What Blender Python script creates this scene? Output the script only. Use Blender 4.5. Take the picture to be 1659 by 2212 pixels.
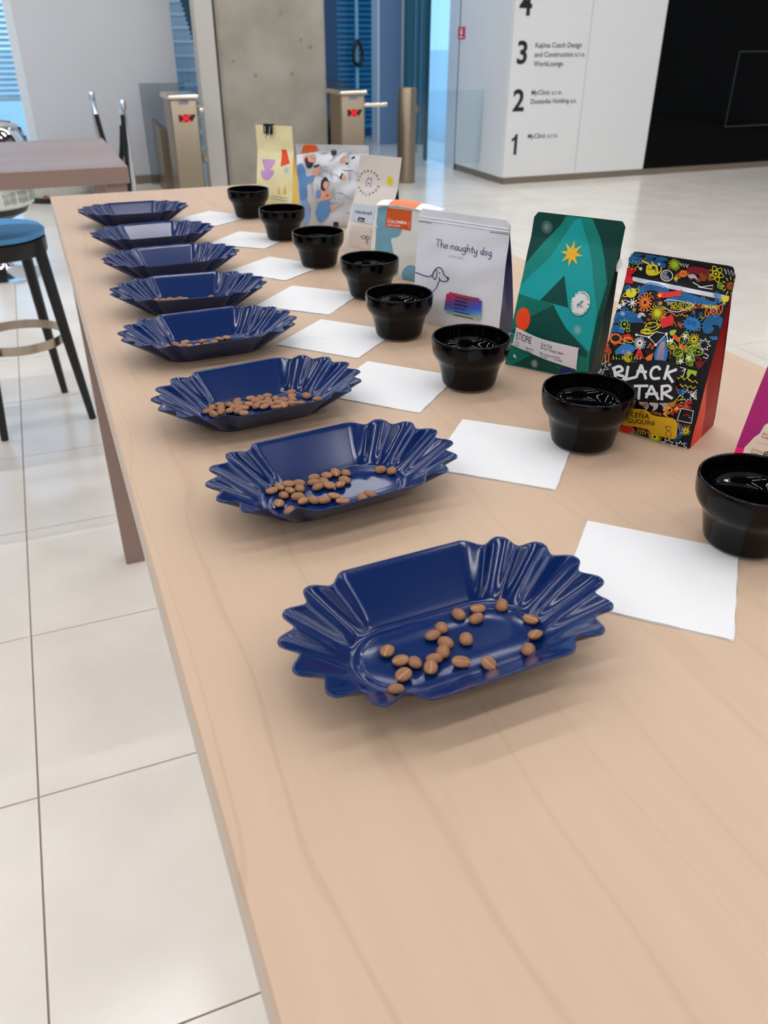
import bpy, bmesh, math, random
import numpy as np
from mathutils import Vector, Matrix

for o in list(bpy.data.objects):
    bpy.data.objects.remove(o, do_unlink=True)
scene = bpy.context.scene
COL = scene.collection
random.seed(7)

# ------------------------------------------------------------------ camera
EYE = 1.475            # camera height above the floor
TABLE = 1.100          # table top height
YAW, PITCH, ROLL, FPX = 0.384664, 0.538029, 0.003205, 1752.0
_f = Vector((math.sin(YAW) * math.cos(PITCH), math.cos(YAW) * math.cos(PITCH), -math.sin(PITCH)))
_r = Vector((math.cos(YAW), -math.sin(YAW), 0))
_u = _r.cross(_f)
_c, _s = math.cos(ROLL), math.sin(ROLL)
_r2, _u2 = _c * _r + _s * _u, -_s * _r + _c * _u
cam_data = bpy.data.cameras.new('camera')
cam = bpy.data.objects.new('camera', cam_data)
COL.objects.link(cam)
cam.matrix_world = Matrix(((_r2.x, _u2.x, -_f.x, 0), (_r2.y, _u2.y, -_f.y, 0), (_r2.z, _u2.z, -_f.z, EYE), (0, 0, 0, 1)))
cam_data.sensor_fit = 'HORIZONTAL'
cam_data.sensor_width = 36.0
cam_data.lens = 36.0 * FPX / 1659.0
cam_data.clip_start, cam_data.clip_end = 0.05, 200
cam_data.dof.use_dof = True
cam_data.dof.focus_distance = 0.85
cam_data.dof.aperture_fstop = 14.0
scene.camera = cam

# ------------------------------------------------------------------ world, exposure
world = bpy.data.worlds.new('world')
scene.world = world
world.use_nodes = True
_bg = world.node_tree.nodes['Background']
_bg.inputs['Color'].default_value = (0.25, 0.50, 0.80, 1)     # blue daylight outside the warm-lit hall
_bg.inputs['Strength'].default_value = 2.5
scene.view_settings.view_transform = 'Standard'
scene.view_settings.look = 'None'
scene.view_settings.gamma = 1.0
scene.view_settings.use_curve_mapping = False
scene.view_settings.exposure = -0.18
LAMP = 120.0            # radiance of the ceiling lamps' diffusers
LAMP_ROWS = [-5.0, -2.9, -0.6, 1.7, 4.0, 6.3, 8.2]
scene.cycles.use_denoising = True
scene.cycles.max_bounces = 8
scene.cycles.diffuse_bounces = 4
scene.cycles.glossy_bounces = 4
scene.cycles.transparent_max_bounces = 12
scene.cycles.caustics_reflective = False
scene.cycles.caustics_refractive = False
scene.cycles.sample_clamp_indirect = 6.0

# ------------------------------------------------------------------ materials
def lin(c):
    out = []
    for v in c[:3]:
        v = v / 255.0
        out.append(v / 12.92 if v <= 0.04045 else ((v + 0.055) / 1.055) ** 2.4)
    return (out[0], out[1], out[2], 1.0)

MATS = {}
def mat(name, rgb, rough=0.5, metal=0.0, var=0.05, scale=30.0, bump=0.0, bscale=200.0, coat=0.0, spec=0.5, stretch=None, emit=0.0):
    """Principled material whose colour and relief carry a little object-space noise."""
    if name in MATS:
        return MATS[name]
    m = bpy.data.materials.new(name)
    m.use_nodes = True
    nt = m.node_tree
    b = nt.nodes['Principled BSDF']
    b.inputs['Roughness'].default_value = rough
    b.inputs['Metallic'].default_value = metal
    b.inputs['Coat Weight'].default_value = coat
    b.inputs['Coat Roughness'].default_value = 0.12
    b.inputs['Specular IOR Level'].default_value = spec
    c = lin(rgb)
    b.inputs['Base Color'].default_value = c
    tc = nt.nodes.new('ShaderNodeTexCoord')
    mp = nt.nodes.new('ShaderNodeMapping')
    nt.links.new(tc.outputs['Object'], mp.inputs['Vector'])
    if stretch:
        mp.inputs['Scale'].default_value = stretch
    if var > 0:
        n = nt.nodes.new('ShaderNodeTexNoise')
        n.inputs['Scale'].default_value = scale
        n.inputs['Detail'].default_value = 4
        nt.links.new(mp.outputs['Vector'], n.inputs['Vector'])
        mx = nt.nodes.new('ShaderNodeMix')
        mx.data_type = 'RGBA'
        mx.inputs[6].default_value = tuple(min(1, v * (1 - var)) for v in c[:3]) + (1,)
        mx.inputs[7].default_value = tuple(min(1, v * (1 + var)) for v in c[:3]) + (1,)
        nt.links.new(n.outputs['Fac'], mx.inputs[0])
        nt.links.new(mx.outputs[2], b.inputs['Base Color'])
    if bump > 0:
        n2 = nt.nodes.new('ShaderNodeTexNoise')
        n2.inputs['Scale'].default_value = bscale
        n2.inputs['Detail'].default_value = 3
        nt.links.new(mp.outputs['Vector'], n2.inputs['Vector'])
        bp = nt.nodes.new('ShaderNodeBump')
        bp.inputs['Strength'].default_value = bump
        bp.inputs['Distance'].default_value = 0.002
        nt.links.new(n2.outputs['Fac'], bp.inputs['Height'])
        nt.links.new(bp.outputs['Normal'], b.inputs['Normal'])
    if emit > 0:
        b.inputs['Emission Color'].default_value = c
        b.inputs['Emission Strength'].default_value = emit
    MATS[name] = m
    return m

def glass_mat(name, tint, gloss=0.04, rough=0.02):
    """Thin pane: tinted see-through layer under a Fresnel mirror layer."""
    if name in MATS:
        return MATS[name]
    m = bpy.data.materials.new(name)
    m.use_nodes = True
    nt = m.node_tree
    nt.nodes.remove(nt.nodes['Principled BSDF'])
    out = nt.nodes['Material Output']
    t = nt.nodes.new('ShaderNodeBsdfTransparent')
    t.inputs['Color'].default_value = tint + (1,)
    g = nt.nodes.new('ShaderNodeBsdfGlossy')
    g.inputs['Roughness'].default_value = rough
    lw = nt.nodes.new('ShaderNodeLayerWeight')       # 1 - |cos|, the same from both sides
    lw.inputs['Blend'].default_value = 0.5
    pw = nt.nodes.new('ShaderNodeMath')
    pw.operation = 'POWER'
    pw.inputs[1].default_value = 5.0
    nt.links.new(lw.outputs['Facing'], pw.inputs[0])
    fr = nt.nodes.new('ShaderNodeMath')
    fr.operation = 'MULTIPLY_ADD'
    fr.inputs[1].default_value = 1.0 - gloss
    fr.inputs[2].default_value = gloss
    nt.links.new(pw.outputs[0], fr.inputs[0])
    mx = nt.nodes.new('ShaderNodeMixShader')
    nt.links.new(fr.outputs[0], mx.inputs[0])
    nt.links.new(t.outputs[0], mx.inputs[1])
    nt.links.new(g.outputs[0], mx.inputs[2])
    nt.links.new(mx.outputs[0], out.inputs['Surface'])
    MATS[name] = m
    return m

def wood_mat(name, light, dark, axis='Y'):
    if name in MATS:
        return MATS[name]
    m = bpy.data.materials.new(name)
    m.use_nodes = True
    nt = m.node_tree
    b = nt.nodes['Principled BSDF']
    b.inputs['Roughness'].default_value = 0.5
    b.inputs['Specular IOR Level'].default_value = 0.28
    tc = nt.nodes.new('ShaderNodeTexCoord')
    mp = nt.nodes.new('ShaderNodeMapping')
    mp.inputs['Scale'].default_value = (1, 0.09, 1) if axis == 'Y' else (0.09, 1, 1)
    nt.links.new(tc.outputs['Object'], mp.inputs['Vector'])
    def noise(scale, detail, dist=0.0, src=mp):
        n = nt.nodes.new('ShaderNodeTexNoise')
        n.inputs['Scale'].default_value = scale
        n.inputs['Detail'].default_value = detail
        n.inputs['Distortion'].default_value = dist
        nt.links.new(src.outputs[0 if src is mp else 'Object'], n.inputs['Vector'])
        return n
    def ramp(src, p0, c0, p1, c1):
        r = nt.nodes.new('ShaderNodeValToRGB')
        r.color_ramp.elements[0].position = p0
        r.color_ramp.elements[0].color = c0
        r.color_ramp.elements[1].position = p1
        r.color_ramp.elements[1].color = c1
        nt.links.new(src.outputs['Fac'], r.inputs['Fac'])
        return r
    def mixc(fac, a, bcol, typ='MIX'):
        x = nt.nodes.new('ShaderNodeMix')
        x.data_type = 'RGBA'
        x.blend_type = typ
        if hasattr(fac, 'outputs'):
            nt.links.new(fac.outputs[0], x.inputs[0])
        else:
            x.inputs[0].default_value = fac
        nt.links.new(a.outputs[2 if a.bl_idname == 'ShaderNodeMix' else 0], x.inputs[6])
        nt.links.new(bcol.outputs[2 if bcol.bl_idname == 'ShaderNodeMix' else 0], x.inputs[7])
        return x
    base = ramp(noise(5.0, 5, 0.6), 0.32, lin(dark), 0.68, lin(light))
    fine = ramp(noise(60.0, 6, 0.2), 0.3, (0.94, 0.935, 0.93, 1), 0.62, (1, 1, 1, 1))
    m1 = mixc(0.7, base, fine, 'MULTIPLY')
    # thin wandering growth-ring lines along the board
    mp2 = nt.nodes.new('ShaderNodeMapping')
    mp2.inputs['Scale'].default_value = (1, 0.16, 1) if axis == 'Y' else (0.16, 1, 1)
    nt.links.new(tc.outputs['Object'], mp2.inputs['Vector'])
    wv = nt.nodes.new('ShaderNodeTexWave')
    wv.bands_direction = 'X' if axis == 'Y' else 'Y'
    wv.inputs['Scale'].default_value = 6.5
    wv.inputs['Distortion'].default_value = 13.0
    wv.inputs['Detail'].default_value = 3
    wv.inputs['Detail Scale'].default_value = 1.2
    nt.links.new(mp2.outputs[0], wv.inputs['Vector'])
    lines = ramp(wv, 0.0, (0.91, 0.885, 0.86, 1), 0.03, (1, 1, 1, 1))
    gate = ramp(noise(3.0, 2, 0.0), 0.40, (0, 0, 0, 1), 0.62, (0.75, 0.75, 0.75, 1))
    m2 = mixc(gate, m1, mixc(1.0, m1, lines, 'MULTIPLY'))
    nt.links.new(m2.outputs[2], b.inputs['Base Color'])
    MATS[name] = m
    return m

def tile_mat():
    m = bpy.data.materials.new('porcelain_tile')
    m.use_nodes = True
    nt = m.node_tree
    b = nt.nodes['Principled BSDF']
    b.inputs['Roughness'].default_value = 0.30
    b.inputs['Specular IOR Level'].default_value = 0.6
    geo = nt.nodes.new('ShaderNodeNewGeometry')
    def noise(scale, detail):
        n = nt.nodes.new('ShaderNodeTexNoise')
        n.inputs['Scale'].default_value = scale
        n.inputs['Detail'].default_value = detail
        nt.links.new(geo.outputs['Position'], n.inputs['Vector'])
        return n
    r = nt.nodes.new('ShaderNodeValToRGB')
    r.color_ramp.elements[0].position = 0.3
    r.color_ramp.elements[0].color = lin((228, 221, 208))
    r.color_ramp.elements[1].position = 0.7
    r.color_ramp.elements[1].color = lin((241, 234, 222))
    nt.links.new(noise(3.2, 6).outputs['Fac'], r.inputs['Fac'])
    nt.links.new(r.outputs[0], b.inputs['Base Color'])
    rr = nt.nodes.new('ShaderNodeMapRange')
    rr.inputs['To Min'].default_value = 0.15
    rr.inputs['To Max'].default_value = 0.23
    nt.links.new(noise(6, 3).outputs['Fac'], rr.inputs['Value'])
    nt.links.new(rr.outputs[0], b.inputs['Roughness'])
    return m

def concrete_mat():
    m = bpy.data.materials.new('cast_concrete')
    m.use_nodes = True
    nt = m.node_tree
    b = nt.nodes['Principled BSDF']
    b.inputs['Roughness'].default_value = 0.75
    tc = nt.nodes.new('ShaderNodeTexCoord')
    def noise(scale, detail):
        n = nt.nodes.new('ShaderNodeTexNoise')
        n.inputs['Scale'].default_value = scale
        n.inputs['Detail'].default_value = detail
        nt.links.new(tc.outputs['Object'], n.inputs['Vector'])
        return n
    r = nt.nodes.new('ShaderNodeValToRGB')
    r.color_ramp.elements[0].position = 0.3
    r.color_ramp.elements[0].color = lin((150, 143, 130))
    r.color_ramp.elements[1].position = 0.7
    r.color_ramp.elements[1].color = lin((176, 169, 156))
    nt.links.new(noise(2.5, 8).outputs['Fac'], r.inputs['Fac'])
    # small air holes
    vo = nt.nodes.new('ShaderNodeTexVoronoi')
    vo.inputs['Scale'].default_value = 5.0
    nt.links.new(tc.outputs['Object'], vo.inputs['Vector'])
    rv = nt.nodes.new('ShaderNodeValToRGB')
    rv.color_ramp.elements[0].position = 0.07
    rv.color_ramp.elements[0].color = (0.55, 0.54, 0.52, 1)
    rv.color_ramp.elements[1].position = 0.13
    rv.color_ramp.elements[1].color = (1, 1, 1, 1)
    nt.links.new(vo.outputs['Distance'], rv.inputs['Fac'])
    mx = nt.nodes.new('ShaderNodeMix')
    mx.data_type = 'RGBA'
    mx.blend_type = 'MULTIPLY'
    mx.inputs[0].default_value = 0.8
    nt.links.new(r.outputs[0], mx.inputs[6])
    nt.links.new(rv.outputs[0], mx.inputs[7])
    nt.links.new(mx.outputs[2], b.inputs['Base Color'])
    return m

# ------------------------------------------------------------------ mesh helpers
class MB:
    """Collects shapes and links them as one mesh object."""
    def __init__(self):
        self.v, self.f, self.m = [], [], []
    def add(self, v, f, mi=0):
        k = len(self.v)
        self.v += [tuple(p) for p in v]
        self.f += [tuple(i + k for i in q) for q in f]
        self.m += [mi] * len(f)
        return self
    def box(self, x0, x1, y0, y1, z0, z1, mi=0):
        v = [(x, y, z) for z in (z0, z1) for y in (y0, y1) for x in (x0, x1)]
        return self.add(v, [(0, 2, 3, 1), (4, 5, 7, 6), (0, 1, 5, 4), (2, 6, 7, 3), (0, 4, 6, 2), (1, 3, 7, 5)], mi)
    def cbox(self, x0, x1, y0, y1, z0, z1, c, mi=0):
        """Box with chamfered vertical edges and top edge."""
        def ring(i, z):
            return [(x0 + c + i, y0 + i, z), (x1 - c - i, y0 + i, z), (x1 - i, y0 + c + i, z), (x1 - i, y1 - c - i, z),
                    (x1 - c - i, y1 - i, z), (x0 + c + i, y1 - i, z), (x0 + i, y1 - c - i, z), (x0 + i, y0 + c + i, z)]
        v = ring(0, z0) + ring(0, z1 - c) + ring(c * 0.7, z1)
        f = [tuple(range(7, -1, -1)), tuple(range(16, 24))]
        for b in (0, 8):
            for i in range(8):
                j = (i + 1) % 8
                f.append((b + i, b + j, b + 8 + j, b + 8 + i))
        return self.add(v, f, mi)
    def lathe(self, prof, n=32, cx=0, cy=0, cz=0, mi=0):
        v, f = [], []
        rings = []
        for r, z in prof:
            if r < 1e-6:
                rings.append([len(v)])
                v.append((cx, cy, cz + z))
            else:
                rings.append(list(range(len(v), len(v) + n)))
                v += [(cx + r * math.cos(2 * math.pi * i / n), cy + r * math.sin(2 * math.pi * i / n), cz + z) for i in range(n)]
        for a, b in zip(rings[:-1], rings[1:]):
            for i in range(n):
                j = (i + 1) % n
                q = (a[i % len(a)], a[j % len(a)], b[j % len(b)], b[i % len(b)])
                q = tuple(dict.fromkeys(q))
                if len(q) > 2:
                    f.append(q)
        return self.add(v, f, mi)
    def tube(self, path, r, n=10, mi=0, closed=False, caps=True):
        pts = [Vector(p) for p in path]
        rs = r if isinstance(r, (list, tuple)) else [r] * len(pts)
        v, f = [], []
        m = len(pts)
        up = Vector((0, 0, 1))
        for i, p in enumerate(pts):
            a = pts[(i - 1) % m] if (i > 0 or closed) else p
            b = pts[(i + 1) % m] if (i < m - 1 or closed) else p
            t = (b - a).normalized()
            s = t.cross(up)
            if s.length < 1e-3:
                s = t.cross(Vector((0, 1, 0)))
            s.normalize()
            w = s.cross(t)
            for k in range(n):
                q = 2 * math.pi * k / n
                v.append(p + s * (rs[i] * math.cos(q)) + w * (rs[i] * math.sin(q)))
        for i in range(m if closed else m - 1):
            j = (i + 1) % m
            for k in range(n):
                l = (k + 1) % n
                f.append((i * n + k, i * n + l, j * n + l, j * n + k))
        if caps and not closed:
            f.append(tuple(range(n - 1, -1, -1)))
            f.append(tuple(range((m - 1) * n, m * n)))
        return self.add(v, f, mi)
    def grid(self, fn, nu, nv, mi=0, flip=False):
        v = [fn(i / nu, j / nv) for j in range(nv + 1) for i in range(nu + 1)]
        f = []
        for j in range(nv):
            for i in range(nu):
                a = j * (nu + 1) + i
                q = (a, a + 1, a + nu + 2, a + nu + 1)
                f.append(q[::-1] if flip else q)
        return self.add(v, f, mi)
    def mesh(self, name, mats, smooth=True, angle=35, fix=True):
        me = bpy.data.meshes.new(name)
        me.from_pydata(self.v, [], self.f)
        for m in (mats if isinstance(mats, (list, tuple)) else [mats]):
            me.materials.append(m)
        me.polygons.foreach_set('material_index', self.m)
        if fix:
            bm = bmesh.new()
            bm.from_mesh(me)
            bmesh.ops.recalc_face_normals(bm, faces=bm.faces)
            bm.to_mesh(me)
            bm.free()
        me.polygons.foreach_set('use_smooth', [smooth] * len(me.polygons))
        if smooth and angle:
            me.set_sharp_from_angle(angle=math.radians(angle))
        me.update()
        return me
    def build(self, name, mats, parent=None, **k):
        return link(name, self.mesh(name, mats, **k), parent)

def link(name, data, parent=None):
    o = bpy.data.objects.new(name, data)
    COL.objects.link(o)
    if parent is not None:
        o.parent = parent
    return o

def empty(name, loc=(0, 0, 0), rz=0.0):
    o = bpy.data.objects.new(name, None)
    o.empty_display_size = 0.05
    COL.objects.link(o)
    o.location = loc
    o.rotation_euler = (0, 0, rz)
    return o

def tag(o, label, cat, group=None, kind=None):
    o['label'] = label
    o['category'] = cat
    if group:
        o['group'] = group
    if kind:
        o['kind'] = kind
    return o

def struct(o, label=None):
    o['kind'] = 'structure'
    if label:
        o['label'] = label
    return o

def copy_tree(o, parent=None):
    c = o.copy()
    COL.objects.link(c)
    c.parent = parent
    for ch in list(o.children):
        if ch is not c:
            copy_tree(ch, c)
    return c

ONES = ['', 'first', 'second', 'third', 'fourth', 'fifth', 'sixth', 'seventh', 'eighth', 'ninth', 'tenth', 'eleventh', 'twelfth', 'thirteenth', 'fourteenth',
        'fifteenth', 'sixteenth', 'seventeenth', 'eighteenth', 'nineteenth']
def ordinal(n):
    if n < 20:
        return ONES[n]
    tens = {2: ('twentieth', 'twenty'), 3: ('thirtieth', 'thirty')}[n // 10]
    return tens[0] if n % 10 == 0 else tens[1] + '-' + ONES[n % 10]

def text_mesh(s, bold=0.0, space=1.0, align='LEFT'):
    cu = bpy.data.curves.new('lettering', 'FONT')
    cu.body = s
    cu.offset = bold
    cu.space_character = space
    cu.align_x = align
    cu.resolution_u = 3
    ob = bpy.data.objects.new('lettering', cu)
    me = bpy.data.meshes.new_from_object(ob)
    v = [tuple(p.co)[:2] for p in me.vertices]
    f = [tuple(p.vertices) for p in me.polygons]
    bpy.data.objects.remove(ob)
    bpy.data.curves.remove(cu)
    bpy.data.meshes.remove(me)
    return v, f

# ------------------------------------------------------------------ shared colours
M_WHITE = mat('white_wall_paint', (224, 226, 226), 0.55, var=0.015, scale=3)
M_GREYWALL = mat('pale_grey_wall_paint', (200, 203, 207), 0.6, var=0.02, scale=2)
M_CEIL = mat('ceiling_paint', (66, 66, 68), 0.8, var=0.02, scale=2)  # unseen ceiling, toned dark to hold down ambient fill
M_BASE = mat('brushed_bronze_skirting', (128, 116, 102), 0.4, metal=0.25, var=0.06, scale=8)
M_STEEL = mat('brushed_stainless_steel', (158, 144, 124), 0.36, metal=1.0, var=0.06, scale=60, stretch=(1, 1, 0.05))
M_CHROME = mat('polished_chrome', (222, 222, 224), 0.08, metal=1.0, var=0.02)
M_BLACK = mat('black_paint', (14, 14, 16), 0.45, var=0.05)
M_BLACKGLASS = mat('black_lacquered_glass', (3, 4, 5), 0.06, var=0.03, spec=0.08)
M_GREYLINE = mat('dark_grey_metal_trim', (58, 64, 66), 0.35, metal=0.4, var=0.05)
M_RED = mat('red_enamel', (205, 32, 38), 0.4, var=0.03)
M_PRINTBLACK = mat('black_vinyl_lettering', (16, 16, 18), 0.5, var=0.0)
M_PAPERWHITE = mat('white_print', (240, 240, 238), 0.5, var=0.0)
M_FRAME = mat('white_metal_frame', (214, 222, 228), 0.4, var=0.02)
M_CONC = concrete_mat()
G_CLEAR = glass_mat('clear_glass', (0.93, 0.97, 0.98))
G_SMOKE = glass_mat('smoked_glass', (0.74, 0.77, 0.79))
G_TEAL = glass_mat('teal_tinted_glass', (0.20, 0.46, 0.56))

# ------------------------------------------------------------------ floor: slab plus one object per tile
floor = struct(MB().box(-9, 14, -6, 10.06, -0.30, -0.0035).box(1.5, 5.6, 10.06, 13.7, -0.30, -0.0035).build('floor', mat('tile_grout', (158, 146, 128), 0.8, var=0.05), smooth=False), 'beige porcelain tiled lobby floor')
M_TILE = tile_mat()
TX, TY, X0, Y0 = 1.2, 0.6, -0.252, 1.424          # tile size and one grid node
J = 0.0022
_tile = MB().box(J, TX - J, J, TY - J, -0.012, 0.0).mesh('tile', M_TILE, smooth=False)
for i in range(-3, 10):
    for j in range(-3, 20):
        y0 = Y0 + j * TY
        if i < -1 and not (3.0 < y0 < 9.4):
            continue
        if y0 > 9.3 and i > 4:
            continue
        t = link('tile', _tile, floor)
        t.location = (X0 + i * TX, y0, 0)

# ------------------------------------------------------------------ shell
CEIL = 6.00
struct(MB().box(-9, 14, -6, 13.6, CEIL, CEIL + 0.2).build('ceiling', M_CEIL, smooth=False), 'dark grey ceiling of the lobby')
struct(MB().box(-9, 14, -6.2, -6, 0, CEIL).build('wall_rear', mat('rear_wall_paint', (226, 226, 224), 0.7, var=0.03, scale=2), smooth=False), 'pale wall behind the viewer')
struct(MB().box(-9.2, -9, -6, 9.8, 0, CEIL).build('wall_left', M_GREYWALL, smooth=False), 'pale grey side wall')
struct(MB().box(12, 12.2, -6, 8.3, 0, CEIL).build('wall_right', M_GREYWALL, smooth=False), 'pale grey wall past the black glass')
wb = struct(MB().box(0.11, 1.60, 9.80, 10.05, 0.0, CEIL).build('wall_back', M_GREYWALL, smooth=False), 'pale grey wall between window and concrete pillar')
struct(MB().box(0.11, 1.60, 9.785, 9.80, 0.0, 0.085).build('baseboard_back', M_BASE, smooth=False), 'bronze skirting under the pale grey wall')

# concrete pillar with small chamfers
pil = MB()
c = 0.035
ring = [(1.895 + c, 9.0), (2.995 - c, 9.0), (2.995, 9.0 + c), (2.995, 10.05), (1.895, 10.05), (1.895, 9.0 + c)]
pv = [(x, y, z) for z in (0.0, CEIL) for x, y in ring]
pil.add(pv, [tuple(range(5, -1, -1)), tuple(range(6, 12))] + [(i, (i + 1) % 6, 6 + (i + 1) % 6, 6 + i) for i in range(6)])
struct(pil.build('pillar', M_CONC, smooth=False), 'square cast concrete pillar behind the coffee bags')
# shadow-gap strip down the pillar's left front corner
struct(MB().box(1.872, 1.895, 9.06, 9.30, 0.0, CEIL).build('trim_1', M_GREYLINE, smooth=False))
struct(MB().box(1.700, 1.872, 9.015, 9.22, 0.0, CEIL).build('wall_pier', mat('pale_plaster', (196, 193, 184), 0.7, var=0.04, scale=3), smooth=False), 'pale plaster pier at the left side of the concrete pillar')

# white core block on the right: clad in panels, black glass beyond
blk = MB().box(4.79, 12, 8.36, 9.50, 0, CEIL)
core = struct(blk.build('wall_core', M_WHITE, smooth=False), 'white panelled core wall with the floor directory and black glass')
def wall_panel(name, x0, x1, y0, y1, z0, z1, m, lab=None):
    o = MB().box(x0, x1, y0, y1, z0, z1).build(name, m, core, smooth=False)
    if lab:
        o['label'] = lab
    return o
wall_panel('wall_panel', 4.758, 5.674, 8.325, 8.36, 0.07, CEIL, M_WHITE)
wall_panel('wall_panel', 5.680, 6.616, 8.325, 8.36, 0.07, CEIL, M_WHITE)
wall_panel('wall_panel', 4.752, 4.79, 8.360, 9.50, 0.07, CEIL, M_WHITE)
for k in range(3):
    wall_panel('black_glass_panel', 6.622 + k * 1.9, 6.622 + (k + 1) * 1.9 - 0.006, 8.325, 8.36, 0.07, CEIL, M_BLACKGLASS, 'glossy black glass cladding')
# thin frame set into the black glass
fr = MB()
x0, x1, z0, z1, w = 7.71, 8.60, 0.475, 1.262, 0.012
for a in ((x0, x1, z0, z0 + w), (x0, x1, z1 - w, z1), (x0, x0 + w, z0, z1), (x1 - w, x1, z0, z1)):
    fr.box(a[0], a[1], 8.321, 8.327, a[2], a[3])
fr.build('inlaid_frame', M_GREYLINE, core, smooth=False)['label'] = 'thin grey rectangular frame in the black glass'
struct(MB().box(4.77, 12, 8.335, 8.36, 0.0, 0.07).box(4.765, 4.79, 8.345, 9.50, 0.0, 0.07).build('baseboard_right', M_BASE, smooth=False), 'bronze skirting along the white core wall')

def wall_text(s, x, z, size, bold, name='lettering'):
    v, f = text_mesh(s, bold)
    v3 = [(x + p[0] * size, 8.3235, z + p[1] * size) for p in v]
    o = MB().add(v3, f).build(name, M_PRINTBLACK, core, smooth=False)
    return o
for s, z in (('4', 1.592), ('3', 1.166), ('2', 0.727), ('1', 0.297)):
    if s == '1':
        o = MB().add([(4.870, 8.3235, z), (4.905, 8.3235, z), (4.905, 8.3235, z + 0.205), (4.880, 8.3235, z + 0.205), (4.868, 8.3235, z + 0.178), (4.835, 8.3235, z + 0.160),
                      (4.835, 8.3235, z + 0.128), (4.870, 8.3235, z + 0.146)], [(0, 1, 2, 7), (7, 2, 3, 4), (7, 4, 5, 6)]).build('floor_number', M_PRINTBLACK, core, smooth=False)
    else:
        o = wall_text(s, 4.812, z, 0.285, 0.026, 'floor_number')
    o['label'] = 'black floor number ' + s
for s, z in (('Kajima Czech Design', 1.306), ('and Construction s.r.o.', 1.222), ('WorkLounge', 1.138),
             ('MyClinic s.r.o.', 0.872), ('Dostavba Holding a.s.', 0.788), ('MyClinic s.r.o.', 0.452)):
    wall_text(s, 5.028, z, 0.066, 0.012, 'directory_lettering')

# red fire sign on the side face
sign = empty('fire_sign', (4.752, 9.46, 1.43))
MB().box(-0.006, 0, -0.085, 0.085, -0.06, 0.06).build('sign_plate', M_RED, sign, smooth=False)
sy = MB()
sy.lathe([(0, 0.0), (0.026, 0.0), (0.026, 0.001), (0, 0.001)], 16)
sy.v = [(-0.0065 - z, y, x + 0.006) for x, y, z in sy.v]
sy.box(-0.0078, -0.0062, -0.045, 0.045, -0.046, -0.034)
sy.box(-0.0078, -0.0062, -0.02, 0.02, 0.034, 0.046)
sy.build('sign_symbol', M_PAPERWHITE, sign, smooth=False)
tag(sign, 'small red square fire sign with white symbol on the white wall', 'sign')

struct(MB().box(-40, 60, 10.07, 80, -0.5, -0.31).build('pavement', mat('pale_paving', (214, 216, 218), 0.8, var=0.05, scale=0.6), smooth=False), 'pale pavement outside the building')

# ------------------------------------------------------------------ left window with blinds outside
win = empty('window_1', (0, 9.85, 0))
MB().box(-6.0, 0.02, 0.01, 0.02, 0.06, CEIL).build('pane', G_CLEAR, win, smooth=False)
MB().box(0.03, 0.11, -0.04, 0.06, 0, CEIL).build('window_frame', M_FRAME, win, smooth=False)
MB().box(-6.0, 0.03, -0.04, 0.06, 0, 0.06).build('window_sill', M_FRAME, win, smooth=False)
for xm in (-1.6, -3.2, -4.8):
    MB().box(xm - 0.03, xm + 0.03, -0.03, 0.05, 0.06, CEIL).build('mullion', M_FRAME, win, smooth=False)
struct(win, 'tall lobby window with blue blinds outside')
struct(MB().box(-9, -6, 9.8, 10.0, 0, CEIL).build('wall_far_left', M_GREYWALL, smooth=False))
M_BLIND = mat('pale_blue_blind_slat', (196, 214, 228), 0.5, var=0.03)
def blind(name, x0, x1, y, ztop, zbot, pitch, m, label, depth=0.05, tilt=0.55):
    root = empty(name, (0, y, 0))
    n = int((ztop - zbot) / pitch)
    dz, dy = depth * 0.5 * math.sin(tilt), depth * 0.5 * math.cos(tilt)
    sl = MB().add([(x0, -dy, -dz), (x1, -dy, -dz), (x1, 0, 0.006), (x0, 0, 0.006), (x1, dy, dz), (x0, dy, dz)],
                  [(0, 1, 2, 3), (3, 2, 4, 5)]).mesh('slat', m)
    for k in range(n):
        s = link('slat', sl, root)
        s.location = (0, 0, zbot + 0.03 + k * pitch)
    MB().box(x0, x1, -0.02, 0.02, zbot - 0.015, zbot + 0.012).build('bottom_rail', m, root, smooth=False)
    tag(root, label, 'blind')
    return root
blind('venetian_blind', -3.0, 0.08, 10.15, 3.3, 0.83, 0.05, M_BLIND, 'pale blue venetian blind outside the left window')

# ------------------------------------------------------------------ gap beside the pillar: glass, stairs beyond
g = empty('window_2', (0, 10.0, 0))
MB().box(1.60, 1.893, 0.0, 0.01, 0.0, CEIL).build('pane', G_CLEAR, g, smooth=False)
struct(g, 'narrow glass strip beside the concrete pillar')
M_STEP = mat('pale_stone_step', (196, 206, 214), 0.6, var=0.04, scale=6)
stair = empty('staircase', (0, 0, 0))
for k in range(13):
    MB().box(1.55, 3.4, 11.2 + k * 0.28, 13.6 + 1.6, k * 0.165, (k + 1) * 0.165).build('step', M_STEP, stair, smooth=False)
    MB().box(1.55, 3.4, 11.17 + k * 0.28, 11.2 + k * 0.28, (k + 1) * 0.165 - 0.03, (k + 1) * 0.165 + 0.004).build('nosing', mat('white_step_nosing', (228, 234, 238), 0.5), stair, smooth=False)
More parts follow.
